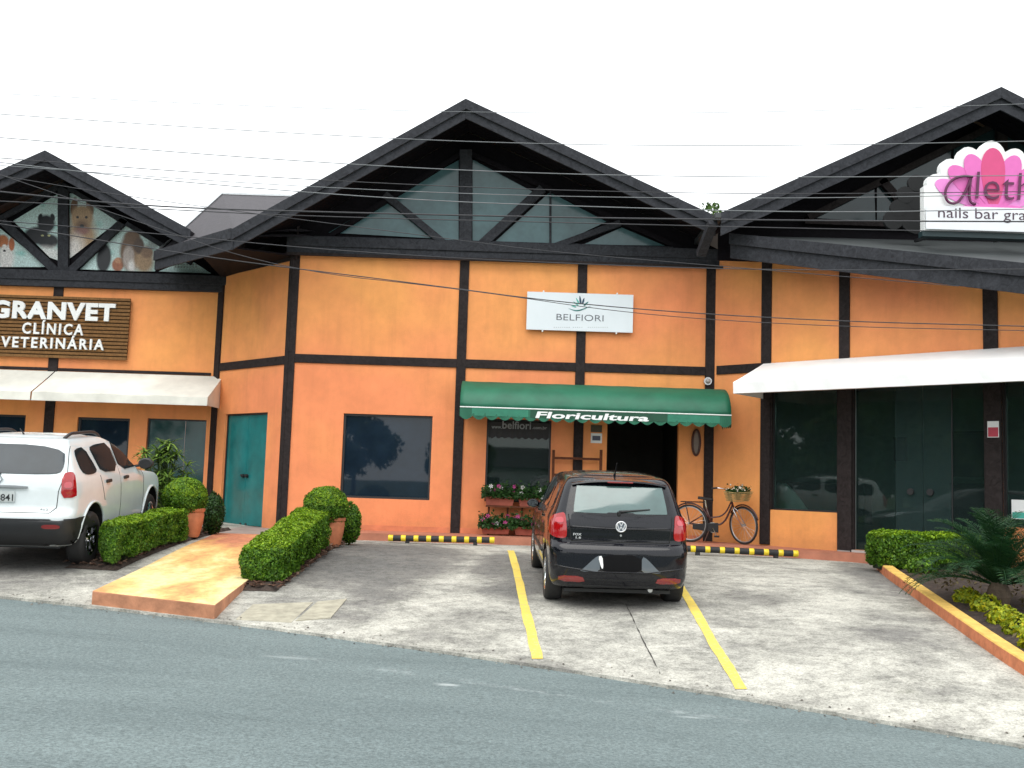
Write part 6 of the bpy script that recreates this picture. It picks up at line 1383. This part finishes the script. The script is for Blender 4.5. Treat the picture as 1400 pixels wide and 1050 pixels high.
# ================================================================== TREES
def tree(name, label, x, y, z, h, r, n, leaf, m, seed, group=None, clumps=16):
    rg = np.random.RandomState(seed); t = thing(name, label, 'tree', (x, y, z), group)
    mb = MB(); mb.tube([(x, y, z-.3), (x+.1, y, z+h*.3), (x-.05, y+.1, z+h*.62)], [.035*h, .025*h, .012*h], 9); tk = mb.build('trunk', M['bark'], t, smooth=True)
    PP = []; NN = []
    for k in range(clumps):
        v = rg.normal(0, 1, 3); v /= np.linalg.norm(v); c = np.array([x, y, z+h*.68])+v*np.array([r*.66, r*.66, h*.24]); cr = r*rg.uniform(.25, .46)
        mb = MB(); mb.tube([(x, y, z+h*.4), tuple((np.array([x, y, z+h*.5])+c)/2), tuple(c)], [.014*h, .009*h, .004*h], 5); mb.build('limb', M['bark'], t)
        q = n//clumps; u = rg.normal(0, 1, (q, 3)); u /= np.linalg.norm(u, axis=1)[:, None]; PP.append(c+u*(cr*rg.uniform(.55, 1.05, (q, 1)))*np.array([1, 1, .75])); NN.append(u)
    link(leaves(np.concatenate(PP), np.concatenate(NN), leaf, .55, .8), 'crown', m, t); return t
pt_ = bpY(952, 278, 38); tree('leafy_tree', 'sparse green treetop showing just left of the dip between the two gables', pt_.x, 38, 1, pt_.z+.5, 1.7, 1500, .10, M['leafm'], 3, 'treetops behind the roofs', 9)
pt_ = bpY(988, 286, 36); tree('leafy_tree', 'darker green treetop low in the dip between the two gables', pt_.x, 36, 1, pt_.z-.1, 1.4, 2200, .12, M['leafm'], 4, 'treetops behind the roofs', 9)
# across the street and down the road: they show as reflections in the glass
refl = [(-3.5, -34, 5.0, 2.6), (-12, -40, 6.5, 3.4), (7, -44, 5.5, 3), (16, -42, 7, 4), (-22, 2, 10, 5), (-24, 8, 11, 5), (-28, 12.5, 12, 5.5), (-30, -3, 11, 5.5), (-20, -8, 9, 4.5), (-34, 5, 13, 6), (-19, 4.5, 5, 3.6), (-21, 10, 5.5, 4), (-25, 5, 6, 4.2), (-24, -3, 5.5, 4), (-30, 1, 7, 5), (-33, -8, 8, 5)]
dirs = ['opposite the flower shop', 'opposite the clinic', 'opposite the parked car', 'opposite the salon', 'nearest down the street left', 'second down the street left', 'beyond the clinic', 'at the bend across the street', 'across the street to the left', 'farthest down the street', 'low and bushy, beside the kerb', 'low and bushy, beyond the clinic lot', 'low, in the second row', 'low, across the road on the left', 'low, in the third row', 'low, farthest across the road']
for i, (x, y, h, r) in enumerate(refl): tree('street_tree', 'broad leafy street tree '+dirs[i], x, y, -.3, h, r, 5200, .26, M['leafm'], 20+i, 'trees across the street', 18)
hs = thing('street_house', 'low white house with dark pitched roof across the street', 'house', (3, -50, -.3))
mb = MB(); mb.box(-4, 9, -55, -49, -.5, 2.8); mb.build('wall', M['white'], hs); mb = MB(); mb.prism([(-4.6, -48.6, 2.8), (9.6, -48.6, 2.8), (9.6, -52, 4.6), (-4.6, -52, 4.6)], (0, 0, .1)); mb.prism([(-4.6, -55.4, 2.8), (9.6, -55.4, 2.8), (9.6, -52, 4.6), (-4.6, -52, 4.6)], (0, 0, .1)); mb.build('roof', M['roof'], hs)
for x in (-2, 2, 6): mb = MB(); mb.box(x, x+1.2, -49.0, -48.94, .8, 2.0); mb.build('window', M['tint'], hs)

# ================================================================== CABLES
def cable(px, Y, r, m, label):
    P = [bpY(x, y, Y) for x, y in px]; a, b = P[0], P[-1]
    e0 = P[0]+(P[0]-P[1])*1.2; e1 = P[-1]+(P[-1]-P[-2])*1.2; pts = [tuple(e0)]+[tuple(p) for p in P]+[tuple(e1)]
    pts = smooth_path(pts, 3); mb = MB(); mb.tube(pts, r*.85, 6); o = mb.build('overhead_cable', m, smooth=True); tag(o, label, 'cable', 'overhead cables crossing before the facades'); return o
W1, W2 = M['wire'], M['wire2']
cable([(0, 128), (350, 146), (700, 155), (1050, 154), (1400, 142)], 9.6, .0035, W2, 'topmost faint grey overhead cable crossing the white sky')
cable([(0, 156), (350, 180), (700, 197), (1050, 200), (1400, 193)], 9.5, .0045, W2, 'second overhead cable from the top, grey against the gable peak')
cable([(0, 188), (350, 217), (700, 237), (1050, 243), (1400, 240)], 9.3, .005, W2, 'third overhead cable from the top, passing the petal sign lettering')
cable([(0, 216), (350, 242), (700, 259), (1050, 266), (1400, 262)], 9.2, .0045, W1, 'upper cable of the dark close pair at mid gable')
cable([(0, 226), (350, 252), (700, 268), (1050, 272), (1400, 266)], 9.1, .004, W2, 'lower cable of the close pair at mid gable')
cable([(0, 222), (210, 246), (560, 274), (850, 284), (1120, 291), (1400, 286)], 9.0, .005, W2, 'grey cable crossing the glass panes of the main gable')
cable([(0, 262), (200, 283), (480, 291), (800, 298), (1150, 302), (1400, 303)], 8.9, .008, W1, 'thickest black cable running across all three gables')
cable([(0, 275), (180, 284), (420, 296), (800, 305), (1080, 312), (1400, 318)], 8.8, .005, W1, 'thin black cable just below the thickest one')
cable([(0, 302), (200, 318), (480, 345), (800, 362), (1080, 370), (1400, 368)], 8.7, .0045, W1, 'cable running along the foot of the gables above the orange panels')
cable([(0, 306), (280, 352), (560, 386), (800, 418), (1100, 438), (1400, 446)], 8.6, .005, W1, 'sagging cable that crosses the white shop sign')
cable([(180, 300), (380, 368), (640, 396), (866, 430), (1120, 446), (1400, 452)], 8.5, .0035, W1, 'lowest thin sagging cable over the orange panels')
cable([(0, 240), (180, 270), (640, 330), (760, 345), (1010, 366)], 8.55, .0035, W1, 'thin slanting cable crossing the gable glass behind the others')
